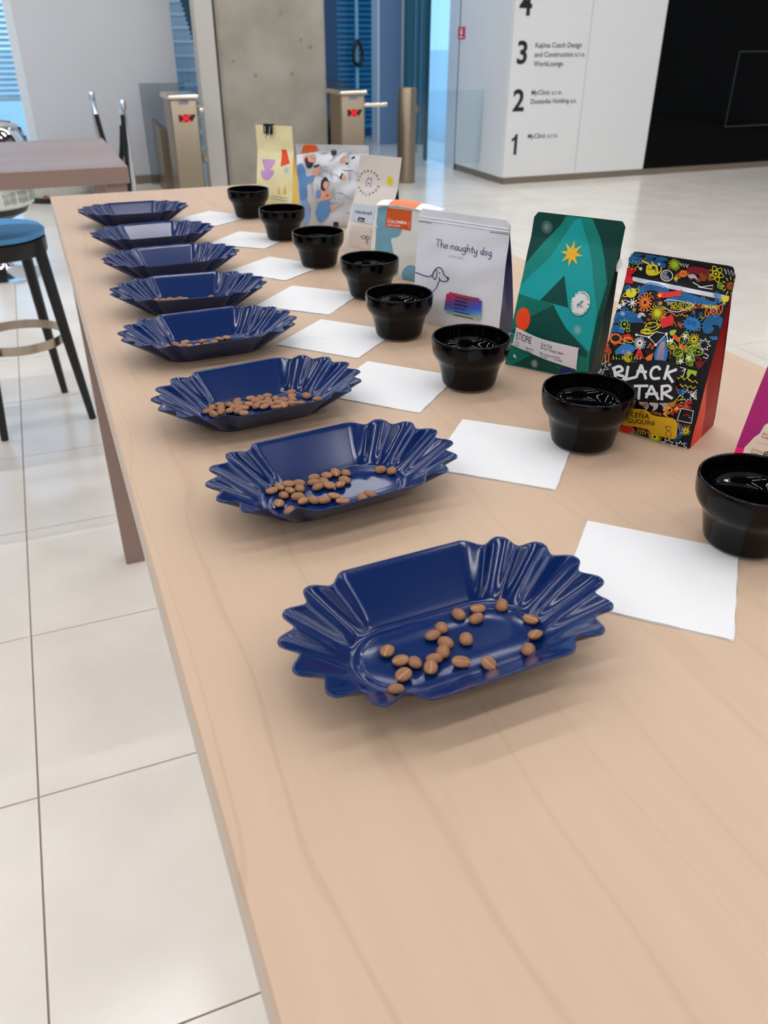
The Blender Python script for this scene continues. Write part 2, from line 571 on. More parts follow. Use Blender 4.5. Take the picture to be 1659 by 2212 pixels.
# saw-toothed dark stringer of the flight above
zz = [(1.98, 2.9)]
for k in range(26):
    zz += [(2.0 + k * 0.0115, 2.1 - k * 0.05), (2.035 + k * 0.0115, 2.08 - k * 0.05)]
zz += [(2.62, 0.8), (2.62, 2.9)]
sv = [(x, y, z) for y in (11.9, 11.94) for x, z in zz]
n = len(zz)
MB().add(sv, [tuple(range(n)), tuple(range(2 * n - 1, n - 1, -1))] + [(i, (i + 1) % n, n + (i + 1) % n, n + i) for i in range(n)]).build('stringer', mat('dark_blue_stringer', (44, 74, 98), 0.5), stair, smooth=False)
tag(stair, 'pale stone staircase seen through the glass beside the pillar', 'stairs')

# ------------------------------------------------------------------ entrance right of the pillar
struct(MB().box(4.758, 4.80, 9.50, 9.53, 0, CEIL).build('trim_2', M_GREYLINE, smooth=False))
door = empty('door_1', (0, 0, 0))
MB().box(4.75, 4.83, 9.53, 9.78, 0, CEIL).build('door_frame', M_FRAME, door, smooth=False)
MB().box(4.77, 4.78, 9.78, 10.42, 0.02, CEIL).build('pane', G_CLEAR, door, smooth=False)
MB().box(4.76, 4.80, 10.40, 10.45, 0, CEIL).build('door_edge', mat('dark_green_glass_edge', (38, 78, 84), 0.3), door, smooth=False)
struct(door, 'tall glass entrance door beside the white wall')
M_SLATE = mat('slate_blue_panel', (112, 136, 166), 0.45, var=0.04)
fac = empty('window_3', (0, 0, 0))
MB().box(4.80, 5.14, 12.10, 12.30, 0.0, CEIL).build('slate_panel', M_SLATE, fac, smooth=False)
MB().box(4.775, 4.80, 12.08, 12.32, 0.0, CEIL).build('mullion', M_FRAME, fac, smooth=False)
MB().box(5.14, 5.165, 12.08, 12.32, 0.0, CEIL).build('mullion', M_FRAME, fac, smooth=False)
M_DTEAL = mat('dark_teal_panel', (44, 104, 116), 0.25, var=0.15, scale=3, stretch=(3, 1, 0.1))
MB().box(5.165, 5.50, 11.95, 12.1, 0.0, CEIL).build('teal_panel', M_DTEAL, fac, smooth=False)
for xm in (5.27, 5.36):
    MB().box(xm, xm + 0.02, 11.93, 11.95, 0.0, CEIL).build('mullion', M_SLATE, fac, smooth=False)
MB().box(4.42, 4.775, 12.85, 12.86, 0.12, CEIL).build('pane', G_CLEAR, fac, smooth=False)
MB().box(4.36, 4.42, 12.8, 12.9, 0.0, CEIL).build('mullion', M_SLATE, fac, smooth=False)
MB().box(3.6, 4.36, 12.6, 12.7, 0.0, CEIL).build('navy_panel', mat('navy_panel', (48, 80, 116), 0.4), fac, smooth=False)
struct(fac, 'glazed entrance facade with teal and slate panels')
blind('venetian_blind', 4.30, 5.4, 13.1, 3.2, 0.15, 0.07, mat('deep_teal_blind_slat', (84, 178, 216), 0.45), 'deep teal venetian blind in the entrance right of the pillar', depth=0.07)
struct(MB().box(4.1, 5.6, 13.3, 13.35, 0, CEIL).build('wall_beyond', mat('deep_blue_wall', (44, 124, 170), 0.6), smooth=False))
rod = empty('door_pull', (4.72, 12.78, 0))
MB().box(-0.022, 0.022, -0.02, 0.0, 0.5, 3.2).build('pale_bar', mat('pale_cyan_bar', (150, 204, 222), 0.4), rod, smooth=False)
lp = [(0.09 * math.sin(a) * (0.55 + 0.45 * (1 - math.cos(a)) / 2), -0.05, 1.16 + 0.15 * math.cos(a)) for a in [2 * math.pi * k / 28 for k in range(28)]]
MB().tube(lp, 0.026, 8, closed=True).build('loop', M_BLACK, rod)
tag(rod, 'pale vertical bar with a black looped cord on the teal glass', 'door pull')

# ------------------------------------------------------------------ steel gate post with glass leaf
post = empty('gate_post', (3.835, 8.86, 0))
MB().lathe([(0, 0), (0.105, 0), (0.105, 0.012), (0.1, 0.014), (0.1, 0.925), (0.094, 0.938), (0, 0.94)], 40).build('post', M_STEEL, post)
MB().box(0.105, 0.93, -0.006, 0.006, 0.16, 0.90).build('glass_leaf', G_CLEAR, post, smooth=False)
for zc in (0.30, 0.70):
    MB().box(0.09, 0.125, -0.02, 0.02, zc, zc + 0.06).build('clamp', M_STEEL, post, smooth=False)
tag(post, 'round brushed steel gate post with a clear glass leaf', 'gate post')

# ------------------------------------------------------------------ turnstiles
def turnstile(x, y, label, arm, rx=0.0):
    t = empty('turnstile', (x, y, 0))
    w = 0.125
    MB().cbox(-w, w, 0, 0.34, 0.0, 0.915, 0.012).build('cabinet', M_STEEL, t)
    top = MB()
    top.cbox(-w - 0.02, w + 0.02, -0.03, 0.40, 0.92, 0.958, 0.012)
    top.build('top_cap', mat('polished_steel_cap', (226, 216, 200), 0.18, metal=1.0, var=0.02), t)
    MB().box(-0.045, 0.05, -0.002, 0.0, 0.875, 0.905).build('card_reader', mat('grey_plastic', (128, 130, 150), 0.4), t, smooth=False)
    d = MB().add([(-0.06, -0.003, 0.79), (0.10, -0.003, 0.79), (0.062, -0.003, 0.73), (-0.055, -0.003, 0.73),
                  (-0.06, 0.0, 0.79), (0.10, 0.0, 0.79), (0.062, 0.0, 0.73), (-0.055, 0.0, 0.73)],
                 [(3, 2, 1, 0), (0, 1, 5, 4), (1, 2, 6, 5), (2, 3, 7, 6), (3, 0, 4, 7)]).build('display', M_BLACK, t, smooth=False)
    cr = MB()
    for a, b in (((-0.03, 0.788), (0.046, 0.732)), ((0.046, 0.788), (-0.03, 0.732))):
        dx = 0.014
        cr.add([(a[0] - dx, -0.005, a[1]), (a[0] + dx, -0.005, a[1]), (b[0] + dx, -0.005, b[1]), (b[0] - dx, -0.005, b[1])], [(0, 1, 2, 3)])
    cr.build('red_cross', mat('red_led_cross', (235, 22, 40), 0.4, emit=0.5, var=0.0), d, smooth=False)
    a = MB()
    a.tube([(w - 0.01, 0.16, 0.815), (w + arm, 0.16, 0.815)], 0.021, 12)
    a.build('arm', MATS['polished_steel_cap'], t)
    MB().tube([(w + 0.02, 0.12, 0.46), (w + 0.05, 0.10, 0.38)], 0.016, 10).build('folded_arm', MATS['polished_steel_cap'], t)
    MB().lathe([(0, 0), (0.07, 0), (0.055, 0.04), (0, 0.045)], 20).build('hub', M_STEEL, t).matrix_local = Matrix.Translation((w - 0.005, 0.16, 0.815)) @ Matrix.Rotation(math.pi / 2, 4, 'Y')
    # low rear cabinet with sloping end and smoked guard glass
    rb = MB().add([(-0.14, 0.75, 0), (0.0, 0.75, 0), (0.0, 1.2, 0), (-0.14, 1.2, 0), (-0.14, 0.75, 0.62), (0.0, 0.75, 0.56), (0.0, 1.2, 0.56), (-0.14, 1.2, 0.68)],
                  [(3, 2, 1, 0), (4, 5, 6, 7), (0, 1, 5, 4), (1, 2, 6, 5), (2, 3, 7, 6), (3, 0, 4, 7)])
    rb.v = [(a + rx, b, c_) for a, b, c_ in rb.v]
    rb.build('rear_cabinet', M_STEEL, t, smooth=False)
    MB().box(-0.22 + rx * 1.3, 0.24 + rx, 1.26, 1.268, 0.02, 0.985).build('guard_glass', G_SMOKE, t, smooth=False)
    tag(t, label, 'turnstile', 'turnstiles')
turnstile(1.385, 8.3, 'steel turnstile with red cross display left of the concrete pillar', 0.07)
turnstile(3.02, 8.3, 'steel turnstile with red cross display right of the concrete pillar', 0.29, 0.17)

# ------------------------------------------------------------------ rope barrier
def stanchion(x, y, h, label):
    s = empty('stanchion', (x, y, 0))
    MB().lathe([(0, 0), (0.16, 0), (0.16, 0.01), (0.05, 0.03), (0.025, 0.05), (0, 0.05)], 28).build('base', M_CHROME, s)
    MB().lathe([(0.019, 0.045), (0.019, h - 0.05), (0.0, h - 0.05)], 16).build('pole', M_CHROME, s)
    MB().lathe([(0.0, h - 0.07), (0.030, h - 0.07), (0.030, h - 0.012), (0.024, h), (0, h)], 18).build('cap', M_CHROME, s)
    tag(s, label, 'stanchion', 'rope barrier stanchions')
stanchion(0.645, 8.95, 0.955, 'chrome rope stanchion farther from the left table, with the rope hooked on')
stanchion(0.845, 8.25, 0.925, 'chrome rope stanchion nearer the turnstile with a loose rope hanging down')
M_ROPE = mat('black_velvet_rope', (16, 16, 20), 0.85, bump=0.5, bscale=300)
def rope(a, b, sag, label):
    r = empty('barrier_rope', a)
    A, B = Vector((0, 0, 0)), Vector(b) - Vector(a)
    pts = [A.lerp(B, t) + Vector((0, 0, -sag * 4 * t * (1 - t))) for t in [k / 16 for k in range(17)]]
    MB().tube(pts[1:-1], 0.022, 10).build('cord', M_ROPE, r)
    MB().tube(pts[:2], 0.02, 10).build('end_cap', M_CHROME, r)
    MB().tube(pts[-2:], 0.02, 10).build('end_cap', M_CHROME, r)
    tag(r, label, 'rope', 'rope barrier cords')
rope((0.645, 8.92, 0.90), (0.835, 8.29, 0.85), 0.55, 'black velvet rope slung between the two chrome stanchions')
rope((0.83, 8.20, 0.86), (0.775, 8.08, 0.10), 0.0, 'black velvet rope hanging loose down the nearer stanchion')

# ------------------------------------------------------------------ ceiling lamps (linear, across the hall): three rows inferred, the rest added fill
LAMP_Z = 5.50
M_LAMP = mat('lamp_diffuser', (250, 250, 255), 0.5, var=0.0, emit=LAMP)
M_HOUSING = mat('lamp_housing', (220, 220, 220), 0.5)
lamp0 = None
LAMP_SPOTS = [(xl, yl) for yl in LAMP_ROWS for xl in ((-6.0, -3.0, 0.45, 3.6, 6.6) if yl not in (6.3, -2.9, -5.0) else (-6.0, -3.0, 6.6) if yl == 6.3 else (-6.0, -3.0, 3.6, 6.6))] + [(3.9, 10.45)]  # side columns added as fill; last spot added to brighten the entrance
if True:
    for xl, yl in LAMP_SPOTS:
        if lamp0 is None:
            lamp0 = L = empty('unseen_linear_lamp', (xl, yl, LAMP_Z))
            MB().box(-1.22, 1.22, -0.055, 0.055, 0.0, 0.07).build('housing', M_HOUSING, L, smooth=False)
            MB().box(-1.2, 1.2, -0.022, 0.022, -0.008, -0.001).build('diffuser', M_LAMP, L, smooth=False)
            MB().box(-1.0, -0.99, -0.005, 0.005, 0.07, CEIL - LAMP_Z).box(0.99, 1.0, -0.005, 0.005, 0.07, CEIL - LAMP_Z).build('suspension', M_HOUSING, L, smooth=False)
        else:
            L = copy_tree(lamp0)
            L.location = (xl, yl, LAMP_Z)
        ry = sorted({q[1] for q in LAMP_SPOTS}).index(yl) + 1
        rx_ = sorted({q[0] for q in LAMP_SPOTS if q[1] == yl}).index(xl) + 1
        tag(L, 'unseen linear ceiling lamp, %s from the left in the %s row from the rear wall' % (ordinal(rx_), ordinal(ry)), 'lamp', 'linear ceiling lamps')

# ------------------------------------------------------------------ bar tables
W_Y = wood_mat('pale_maple_lengthwise', (203, 176, 149), (193, 165, 138), 'Y')
W_X = wood_mat('shaded_maple_crosswise', (152, 138, 134), (140, 125, 121), 'X')  # same maple as the long table, with shade put into its colour
M_LEG = mat('brown_laminate', (142, 118, 108), 0.5, var=0.05, scale=12)
M_EDGE = mat('maple_edge_band', (206, 190, 172), 0.5, var=0.04, scale=14, stretch=(1, 0.1, 1))
def bar_table(x0, x1, y0, y1, wood, label, edge):
    t = empty('bar_table', ((x0 + x1) / 2, (y0 + y1) / 2, 0))
    cx, cy = (x0 + x1) / 2, (y0 + y1) / 2
    hx, hy = (x1 - x0) / 2, (y1 - y0) / 2
    z0, z1, b = TABLE - 0.05, TABLE, 0.002
    top = MB()
    v = [(-hx, -hy, z0), (hx, -hy, z0), (hx, hy, z0), (-hx, hy, z0), (-hx, -hy, z1 - b), (hx, -hy, z1 - b), (hx, hy, z1 - b), (-hx, hy, z1 - b),
         (-hx + b, -hy + b, z1), (hx - b, -hy + b, z1), (hx - b, hy - b, z1), (-hx + b, hy - b, z1)]
    top.add(v, [(0, 1, 5, 4), (1, 2, 6, 5), (2, 3, 7, 6), (3, 0, 4, 7), (3, 2, 1, 0)], 1)
    top.add(v, [(4, 5, 9, 8), (5, 6, 10, 9), (6, 7, 11, 10), (7, 4, 8, 11), (8, 9, 10, 11)], 0)
    top.build('table_top', [wood, edge], t, smooth=False)
    lw = 0.058
    for sx in (-1, 1):
        for sy in (-1, 1):
            lx, ly = sx * (hx - 0.012 - lw / 2), sy * (hy - 0.012 - 0.036)
            MB().box(lx - lw / 2, lx + lw / 2, ly - 0.036, ly + 0.036, 0.0, z0).build('leg', M_LEG, t, smooth=False)
    tag(t, label, 'table', 'bar tables')
    return t
bar_table(0.0287, 0.830, -0.55, 2.374, W_Y, 'long pale maple bar table holding the trays, cups and coffee bags', M_EDGE)
bar_table(-2.60, 0.280, 2.846, 3.655, W_X, 'shade-darkened maple bar table standing crosswise at the far left', M_LEG)

# ------------------------------------------------------------------ bar stool
st = empty('bar_stool', (-0.187, 3.64, 0), math.radians(9))
M_SEAT = mat('blue_seat_fabric', (92, 168, 224), 0.8, bump=0.3, bscale=500)
MB().lathe([(0, 0.755), (0.165, 0.755), (0.186, 0.768), (0.188, 0.785), (0.175, 0.798), (0.12, 0.806), (0, 0.808)], 48).build('seat', M_SEAT, st)
MB().lathe([(0.10, 0.70), (0.182, 0.70), (0.186, 0.71), (0.186, 0.757), (0.10, 0.757), (0.10, 0.70)], 48).build('seat_frame', M_BLACK, st)
for q in range(4):
    a = math.radians(-39 + 90 * q)
    d = Vector((math.cos(a), math.sin(a), 0))
    MB().tube([d * 0.172 + Vector((0, 0, 0.76)), d * 0.215 + Vector((0, 0, 0.38)), d * 0.262 + Vector((0, 0, 0.0))], [0.024, 0.021, 0.015], 14).build('leg', M_BLACK, st)
rg = MB()
rr_ = 0.186
rg.lathe([(rr_ - 0.002, 0.335), (rr_ + 0.002, 0.335), (rr_ + 0.002, 0.372), (rr_ - 0.002, 0.372), (rr_ - 0.002, 0.335)], 56)
rg.build('footrest_ring', mat('bronze_steel_ring', (186, 172, 156), 0.3, metal=1.0), st)
tag(st, 'black bar stool with round blue seat and metal footrest ring', 'stool')

# ------------------------------------------------------------------ things half hidden behind the left table
ch = empty('swivel_chair', (-0.33, 6.22, 0))
MB().lathe([(0, 0), (0.26, 0), (0.26, 0.012), (0.20, 0.022), (0.09, 0.06), (0.05, 0.12), (0.04, 0.2), (0.04, 0.40), (0, 0.40)], 48).build('pedestal', M_CHROME, ch)
MB().lathe([(0, 0.38), (0.16, 0.38), (0.25, 0.42), (0.27, 0.46), (0, 0.47)], 40).build('seat_shell', M_BLACK, ch)
bn = MB().lathe([(0.27, 0.46), (0.305, 0.475), (0.31, 0.54), (0.30, 0.585), (0, 0.59)], 48).build('seat_band', mat('off_white_printed_cloth', (206, 208, 198), 0.6), ch)
st_ = MB()
random.seed(3)
for k in range(34):
    a = -1.15 + k * 0.05
    if k % 7 == 6:
        continue
    wd, h0, h1 = 0.012 + 0.006 * random.random(), 0.49 + 0.01 * random.random(), 0.555 + 0.02 * random.random()
    pts = []
    for (aa, zz_) in ((a, h0), (a + wd, h0), (a + wd, h1), (a, h1)):
        r = 0.3115 if zz_ < 0.545 else 0.3085
        pts.append((r * math.cos(aa), r * math.sin(aa), zz_))
    st_.add(pts, [(0, 1, 2, 3)])
st_.build('printed_stripes', M_PRINTBLACK, bn, smooth=False)
bk = MB()
def backrest(u, v):
    a = math.radians(-70 + 230 * u)
    r = 0.36 - 0.10 * v * v
    return (r * math.cos(a), r * math.sin(a), 0.62 + 0.33 * math.sin(v * math.pi / 2))
bk.grid(backrest, 30, 10)
bk.build('backrest', M_CHROME, ch)
sb = MB()
for k in range(5):
    a = math.radians(-12)
    z = 0.70 + k * 0.05
    r = 0.372 - 0.10 * ((z - 0.62) / 0.33) ** 2
    sb.box(r * math.cos(a) - 0.02, r * math.cos(a) + 0.02, r * math.sin(a) - 0.03, r * math.sin(a) + 0.03, z, z + 0.03)
sb.build('strap', mat('bright_chrome_link', (235, 235, 238), 0.05, metal=1.0), ch, smooth=False)
tag(ch, 'polished metal swivel chair with chrome pedestal and printed white seat band, partly hidden', 'chair')
pf = empty('pouf', (0.20, 9.25, 0))
MB().lathe([(0, 0), (0.36, 0), (0.38, 0.02), (0.385, 0.05), (0, 0.05)], 40).build('base_band', M_BLACK, pf)
MB().lathe([(0.365, 0.05), (0.372, 0.10), (0.37, 0.30), (0.33, 0.34), (0, 0.35)], 40).build('cushion', mat('grey_dotted_cloth', (178, 178, 168), 0.8, var=0.3, scale=60), pf)
MB().box(-0.15, -0.115, -0.372, -0.345, 0.05, 0.075).build('red_tab', mat('dull_red_cloth', (150, 62, 58), 0.8), pf, smooth=False)
tag(pf, 'low grey round pouf with black base band below the left table edge', 'pouf')

# ------------------------------------------------------------------ coffee trays
M_TRAY = mat('navy_satin_plastic', (7, 34, 84), 0.16, var=0.03, scale=40, spec=0.42)
def tray_mesh():
    SEG_S, SEG_A = 8, 156
    loop = []
    for k in range(SEG_S):                                   # front straight, left -> right
        loop.append((-1 + 2 * k / SEG_S, -90.0, 1.0))
    for k in range(SEG_A):                                   # right end, -90 .. 90
        loop.append((1.0, -90.0 + 180.0 * k / SEG_A, None))
    for k in range(SEG_S):                                   # back straight, right -> left
        loop.append((1 - 2 * k / SEG_S, 90.0, 1.0))
    for k in range(SEG_A):                                   # left end, 90 .. 270
        loop.append((-1.0, 90.0 + 180.0 * k / SEG_A, None))
    def corr(ang):
        p = ang if ang <= 90 else 180 - ang
        p = abs(p)
        if p <= 75:
            return 1 - abs(math.cos(math.pi * p / 25)) ** 2.6
        return 1 - abs(math.cos(math.pi * (p - 75) / 30)) ** 2.6
    # (axis half length, radius, height, corrugation depth)
    prof = [(0.036, 0.0, 0.0014, 0), (0.036, 0.012, 0.0014, 0), (0.036, 0.0262, 0.0014, 0), (0.036, 0.0272, 0.0018, 0), (0.036, 0.0282, 0.0026, 0), (0.036, 0.0292, 0.0026, 0),
            (0.036, 0.0302, 0.0018, 0), (0.036, 0.0315, 0.0014, 0), (0.036, 0.0335, 0.0015, 0.0000), (0.0362, 0.0355, 0.0024, 0.0001), (0.0366, 0.0372, 0.0040, 0.0004)]
    for k in range(1, 10):
        s = k / 9
        prof.append((0.0366 + 0.0100 * s, 0.0372 + 0.0335 * s, 0.0040 + 0.0285 * s, 0.0004 + 0.0102 * s ** 0.7))
    prof += [(0.0466, 0.0718, 0.0331, 0.0106), (0.0466, 0.0726, 0.0331, 0.0106), (0.0466, 0.0728, 0.0324, 0.0106)]
    n = len(loop)
    v, f = [], []
    for (hl, r, z, cd) in prof:
        for (sx, ang, _) in loop:
            a = math.radians(ang)
            cc = corr(ang) if _ is None else 1.0
            rr = r - cd * (1 - cc)
            v.append((sx * hl + rr * math.cos(a) if _ is None else sx * hl, rr * math.sin(a) if _ is None else (r if ang > 0 else -r), z))
    for i in range(len(prof) - 1):
        for k in range(n):
            l = (k + 1) % n
            f.append((i * n + k, i * n + l, (i + 1) * n + l, (i + 1) * n + k))
    mb = MB()
    mb.add(v, f)
    me = mb.mesh('coffee_tray', M_TRAY, smooth=True, angle=60, fix=False)
    bm = bmesh.new()
    bm.from_mesh(me)
    bmesh.ops.remove_doubles(bm, verts=bm.verts, dist=0.00002)
    bmesh.ops.recalc_face_normals(bm, faces=bm.faces)
    up = max(bm.faces, key=lambda q: q.calc_area())
    if up.normal.z < 0:
        bmesh.ops.reverse_faces(bm, faces=bm.faces)
    bm.to_mesh(me)
    bm.free()
    me.polygons.foreach_set('use_smooth', [True] * len(me.polygons))
    return me
TRAYS = {8: (.2072, .3925, 3), 7: (.206, .628, 7), 6: (.189, .836, 7), 5: (.180, 1.066, 3), 4: (.190, 1.270, -4), 3: (.198, 1.482, 2), 2: (.197, 1.698, 2), 1: (.191, 1.946, -1.5)}
TRAY_LABEL = {8: 'nearest navy scalloped plastic tray with scattered coffee beans', 7: 'navy scalloped tray with about thirty beans, second from the viewer',
              6: 'navy scalloped tray with the most coffee beans, third from the viewer', 5: 'navy scalloped tray with a short row of beans, fourth from the viewer',
              4: 'navy scalloped tray with a few beans at its back, fifth from the viewer', 3: 'navy scalloped tray without visible beans, third from the table\'s far end',
              2: 'navy scalloped tray without visible beans, second from the table\'s far end', 1: 'farthest navy scalloped tray at the table\'s far end'}
_tm = tray_mesh()
LIFT = 0.0014
for k, (x, y, a) in TRAYS.items():
    o = link('coffee_tray', _tm)
    o.location = (x, y, TABLE + LIFT)
    o.rotation_euler = (0, 0, math.radians(a))
    md = o.modifiers.new('thickness', 'SOLIDIFY')
    md.thickness = 0.0012
    md.offset = -1
    tag(o, TRAY_LABEL[k], 'tray', 'navy coffee trays')

# ------------------------------------------------------------------ coffee beans
def bean_mesh(seed, dark):
    rnd = random.Random(seed)
    L, Wd, Hd = 0.0062 * rnd.uniform(0.94, 1.06), 0.0047 * rnd.uniform(0.94, 1.08), 0.0036
    mb = MB()
    NL, NA = 14, 36
    v, f = [(-L, 0, 0)], []
    for i in range(1, NL):
        t = math.pi * i / NL
        x, s = -L * math.cos(t), math.sin(t) ** 0.85
        for k in range(NA):
            a = 2 * math.pi * k / NA                       # a = 0 is the flat, creased side (+z)
            d = min(a, 2 * math.pi - a)
            z = math.cos(a)
            zz = (0.55 * Hd * z if z > 0 else Hd * z) * s
            gr = math.exp(-(d / 0.16) ** 2)
            zz -= 0.0016 * gr * s
            yy = Wd * math.sin(a) * s + 0.00025 * math.sin(3 * x / L) * gr
            v.append((x, yy, zz))
    v.append((L, 0, 0))
    for k in range(NA):
        l = (k + 1) % NA
        f.append((0, 1 + l, 1 + k))
        for i in range(NL - 2):
            f.append((1 + i * NA + k, 1 + i * NA + l, 1 + (i + 1) * NA + l, 1 + (i + 1) * NA + k))
        f.append((1 + (NL - 2) * NA + k, 1 + (NL - 2) * NA + l, len(v) - 1))
    mb.add(v, f)
    for q, face in enumerate(mb.f):
        if len(face) == 4:
            k = (face[0] - 1) % NA
            if k in (0, NA - 1) or k == 1 or k == NA - 2:
                mb.m[q] = 1 if k in (0, NA - 1) else 0
    return mb.mesh('coffee_bean', [M_BEAN, M_CREASE], smooth=True, angle=None)
M_BEAN = mat('roasted_coffee_bean', (140, 94, 58), 0.5, var=0.28, scale=260, bump=0.35, bscale=900)
M_CREASE = mat('pale_bean_crease', (172, 126, 76), 0.55, var=0.3, scale=500)
BEANMESH = [bean_mesh(s, 0) for s in range(4)]
def tray_height(x, y):
    r = math.hypot(max(abs(x) - 0.036, 0), y)
    s = min(max((r - 0.036) / 0.036, 0), 1)
    return 0.0016 + 0.031 * s, s > 0
BEANS = {
    8: [(0.0574, 0.0203, 0), (0.0385, 0.0233, 1), (0.0320, 0.0145, 0), (0.0227, 0.0242, 0), (0.0037, 0.0157, 0), (-0.0059, 0.0107, 0), (-0.0014, 0.0000, 0), (0.0136, -0.0026, 0), (-0.0083, -0.0079, 0), (-0.0158, -0.0112, 0), (-0.0233, -0.0191, 1), (-0.0306, -0.0092, 0), (-0.0383, -0.0044, 1), (-0.0427, 0.0084, 1), (-0.0430, -0.0178, 1), (-0.0534, -0.0275, 0), (-0.0020, -0.0228, 1), (0.0141, -0.0321, 1), (0.0668, -0.0035, 1), (0.0601, -0.0195, 1), (0.0471, -0.0305, 0)],
    7: [(-0.0531, 0.0262, 1), (-0.0443, 0.0293, 1), (-0.0346, 0.0306, 1), (-0.0256, 0.0282, 0), (-0.0467, 0.0139, 0), (-0.0377, 0.0185, 1), (-0.0294, 0.0186, 0), (-0.0566, 0.0012, 1), (-0.0364, 0.0055, 0), (-0.0354, -0.0053, 1), (-0.0534, -0.0144, 0), (-0.0078, 0.0315, 0), (-0.0115, 0.0223, 0), (-0.0126, 0.0130, 0), (-0.0037, 0.0192, 0), (0.0047, 0.0292, 1), (0.0141, 0.0298, 1), (0.0224, 0.0256, 0), (0.0156, 0.0131, 0), (-0.0021, 0.0099, 1), (0.0074, 0.0065, 1), (-0.0259, -0.0078, 0), (-0.0191, -0.0115, 0), (-0.0072, -0.0104, 1), (-0.0042, -0.0224, 1), (0.0160, -0.0249, 0), (0.0221, -0.0230, 0), (0.0555, 0.0153, 0), (0.0638, 0.0077, 0)],
    6: [(-0.0557, 0.0221, -1), (-0.0493, 0.0121, -1), (-0.0474, 0.0287, -1), (-0.0380, 0.0328, -1), (-0.0408, 0.0216, -1), (-0.0401, 0.0146, -1), (-0.0282, 0.0285, -1), (-0.0338, 0.0112, -1), (-0.0253, 0.0166, -1), (-0.0283, 0.0072, -1), (-0.0169, 0.0333, -1), (-0.0190, 0.0235, -1), (-0.0182, 0.0112, -1), (-0.0233, -0.0010, -1), (-0.0075, 0.0172, -1), (0.0012, 0.0282, -1), (-0.0018, 0.0105, -1), (0.0032, 0.0234, -1), (0.0099, 0.0288, -1), (0.0075, 0.0158, -1), (0.0050, 0.0042, -1), (0.0186, 0.0310, -1), (0.0160, 0.0186, -1), (0.0133, 0.0095, -1), (0.0242, 0.0194, -1), (0.0198, 0.0049, -1), (0.0188, -0.0033, -1), (0.0245, -0.0012, -1), (0.0326, 0.0100, -1), (0.0480, 0.0282, -1), (0.0437, 0.0158, -1), (0.0391, 0.0076, -1), (0.0337, -0.0026, -1), (0.0434, -0.0063, -1), (0.0602, 0.0106, -1), (0.0672, -0.0051, -1)],
    5: [(-0.0553, 0.0205, -1), (-0.0428, 0.0267, -1), (-0.0417, 0.0142, -1), (-0.0295, 0.0277, -1), (-0.0344, 0.0158, -1), (-0.0273, 0.0112, -1), (-0.0192, 0.0089, -1), (-0.0069, 0.0232, -1), (-0.0044, 0.0071, -1), (0.0070, 0.0147, -1), (0.0024, 0.0040, -1), (0.0167, 0.0226, -1), (0.0271, 0.0237, -1)],
    4: [(-0.0482, 0.0337, -1), (-0.0381, 0.0337, -1), (-0.0300, 0.0339, -1), (-0.0236, 0.0322, -1), (-0.0160, 0.0336, -1), (-0.0078, 0.0291, -1), (0.0338, 0.0290, -1)],
}
BEAN_LABEL = {8: 'the nearest tray', 7: 'the second tray', 6: 'the fullest tray', 5: 'the fourth tray', 4: 'the fifth tray'}
BEAN_GROUP = {8: 'beans in the nearest tray', 7: 'beans in the second tray', 6: 'beans in the third tray', 5: 'beans in the fourth tray', 4: 'beans in the fifth tray'}
random.seed(21)
for k, lst in BEANS.items():
    tx, ty, ta = TRAYS[k]
    ta = math.radians(ta)
    lst = [list(b) for b in lst]
    for it in range(40):                                   # keep beans from running into each other
        for i in range(len(lst)):
            for j in range(i):
                dx, dy = lst[i][0] - lst[j][0], lst[i][1] - lst[j][1]
                d = math.hypot(dx, dy)
                if d < 0.0098:
                    p = (0.0098 - d) * 0.5 / max(d, 1e-5)
                    lst[i][0] += dx * p; lst[i][1] += dy * p
                    lst[j][0] -= dx * p; lst[j][1] -= dy * p
    lst.sort(key=lambda b: b[0] * 0.93 + b[1] * -0.37)      # left to right as the viewer sees them
    for rank, (bx, by, up) in enumerate(lst, 1):
        if up < 0:
            up = 1 if random.random() < 0.4 else 0
        z, wall = tray_height(bx, by)
        o = link('coffee_bean', random.choice(BEANMESH))
        wx = tx + bx * math.cos(ta) - by * math.sin(ta)
        wy = ty + bx * math.sin(ta) + by * math.cos(ta)
        o.location = (wx, wy, TABLE + LIFT + z + (0.0034 if up else 0.0021) + (0.0009 if wall else 0))
        o.rotation_euler = ((0 if up else math.pi) + random.uniform(-0.25, 0.25), random.uniform(-0.15, 0.15), random.uniform(0, math.pi))
        tag(o, '%s roasted coffee bean from the left, %s, in %s' % (ordinal(rank), 'crease up' if up else 'round side up', BEAN_LABEL[k]), 'coffee bean', BEAN_GROUP[k])

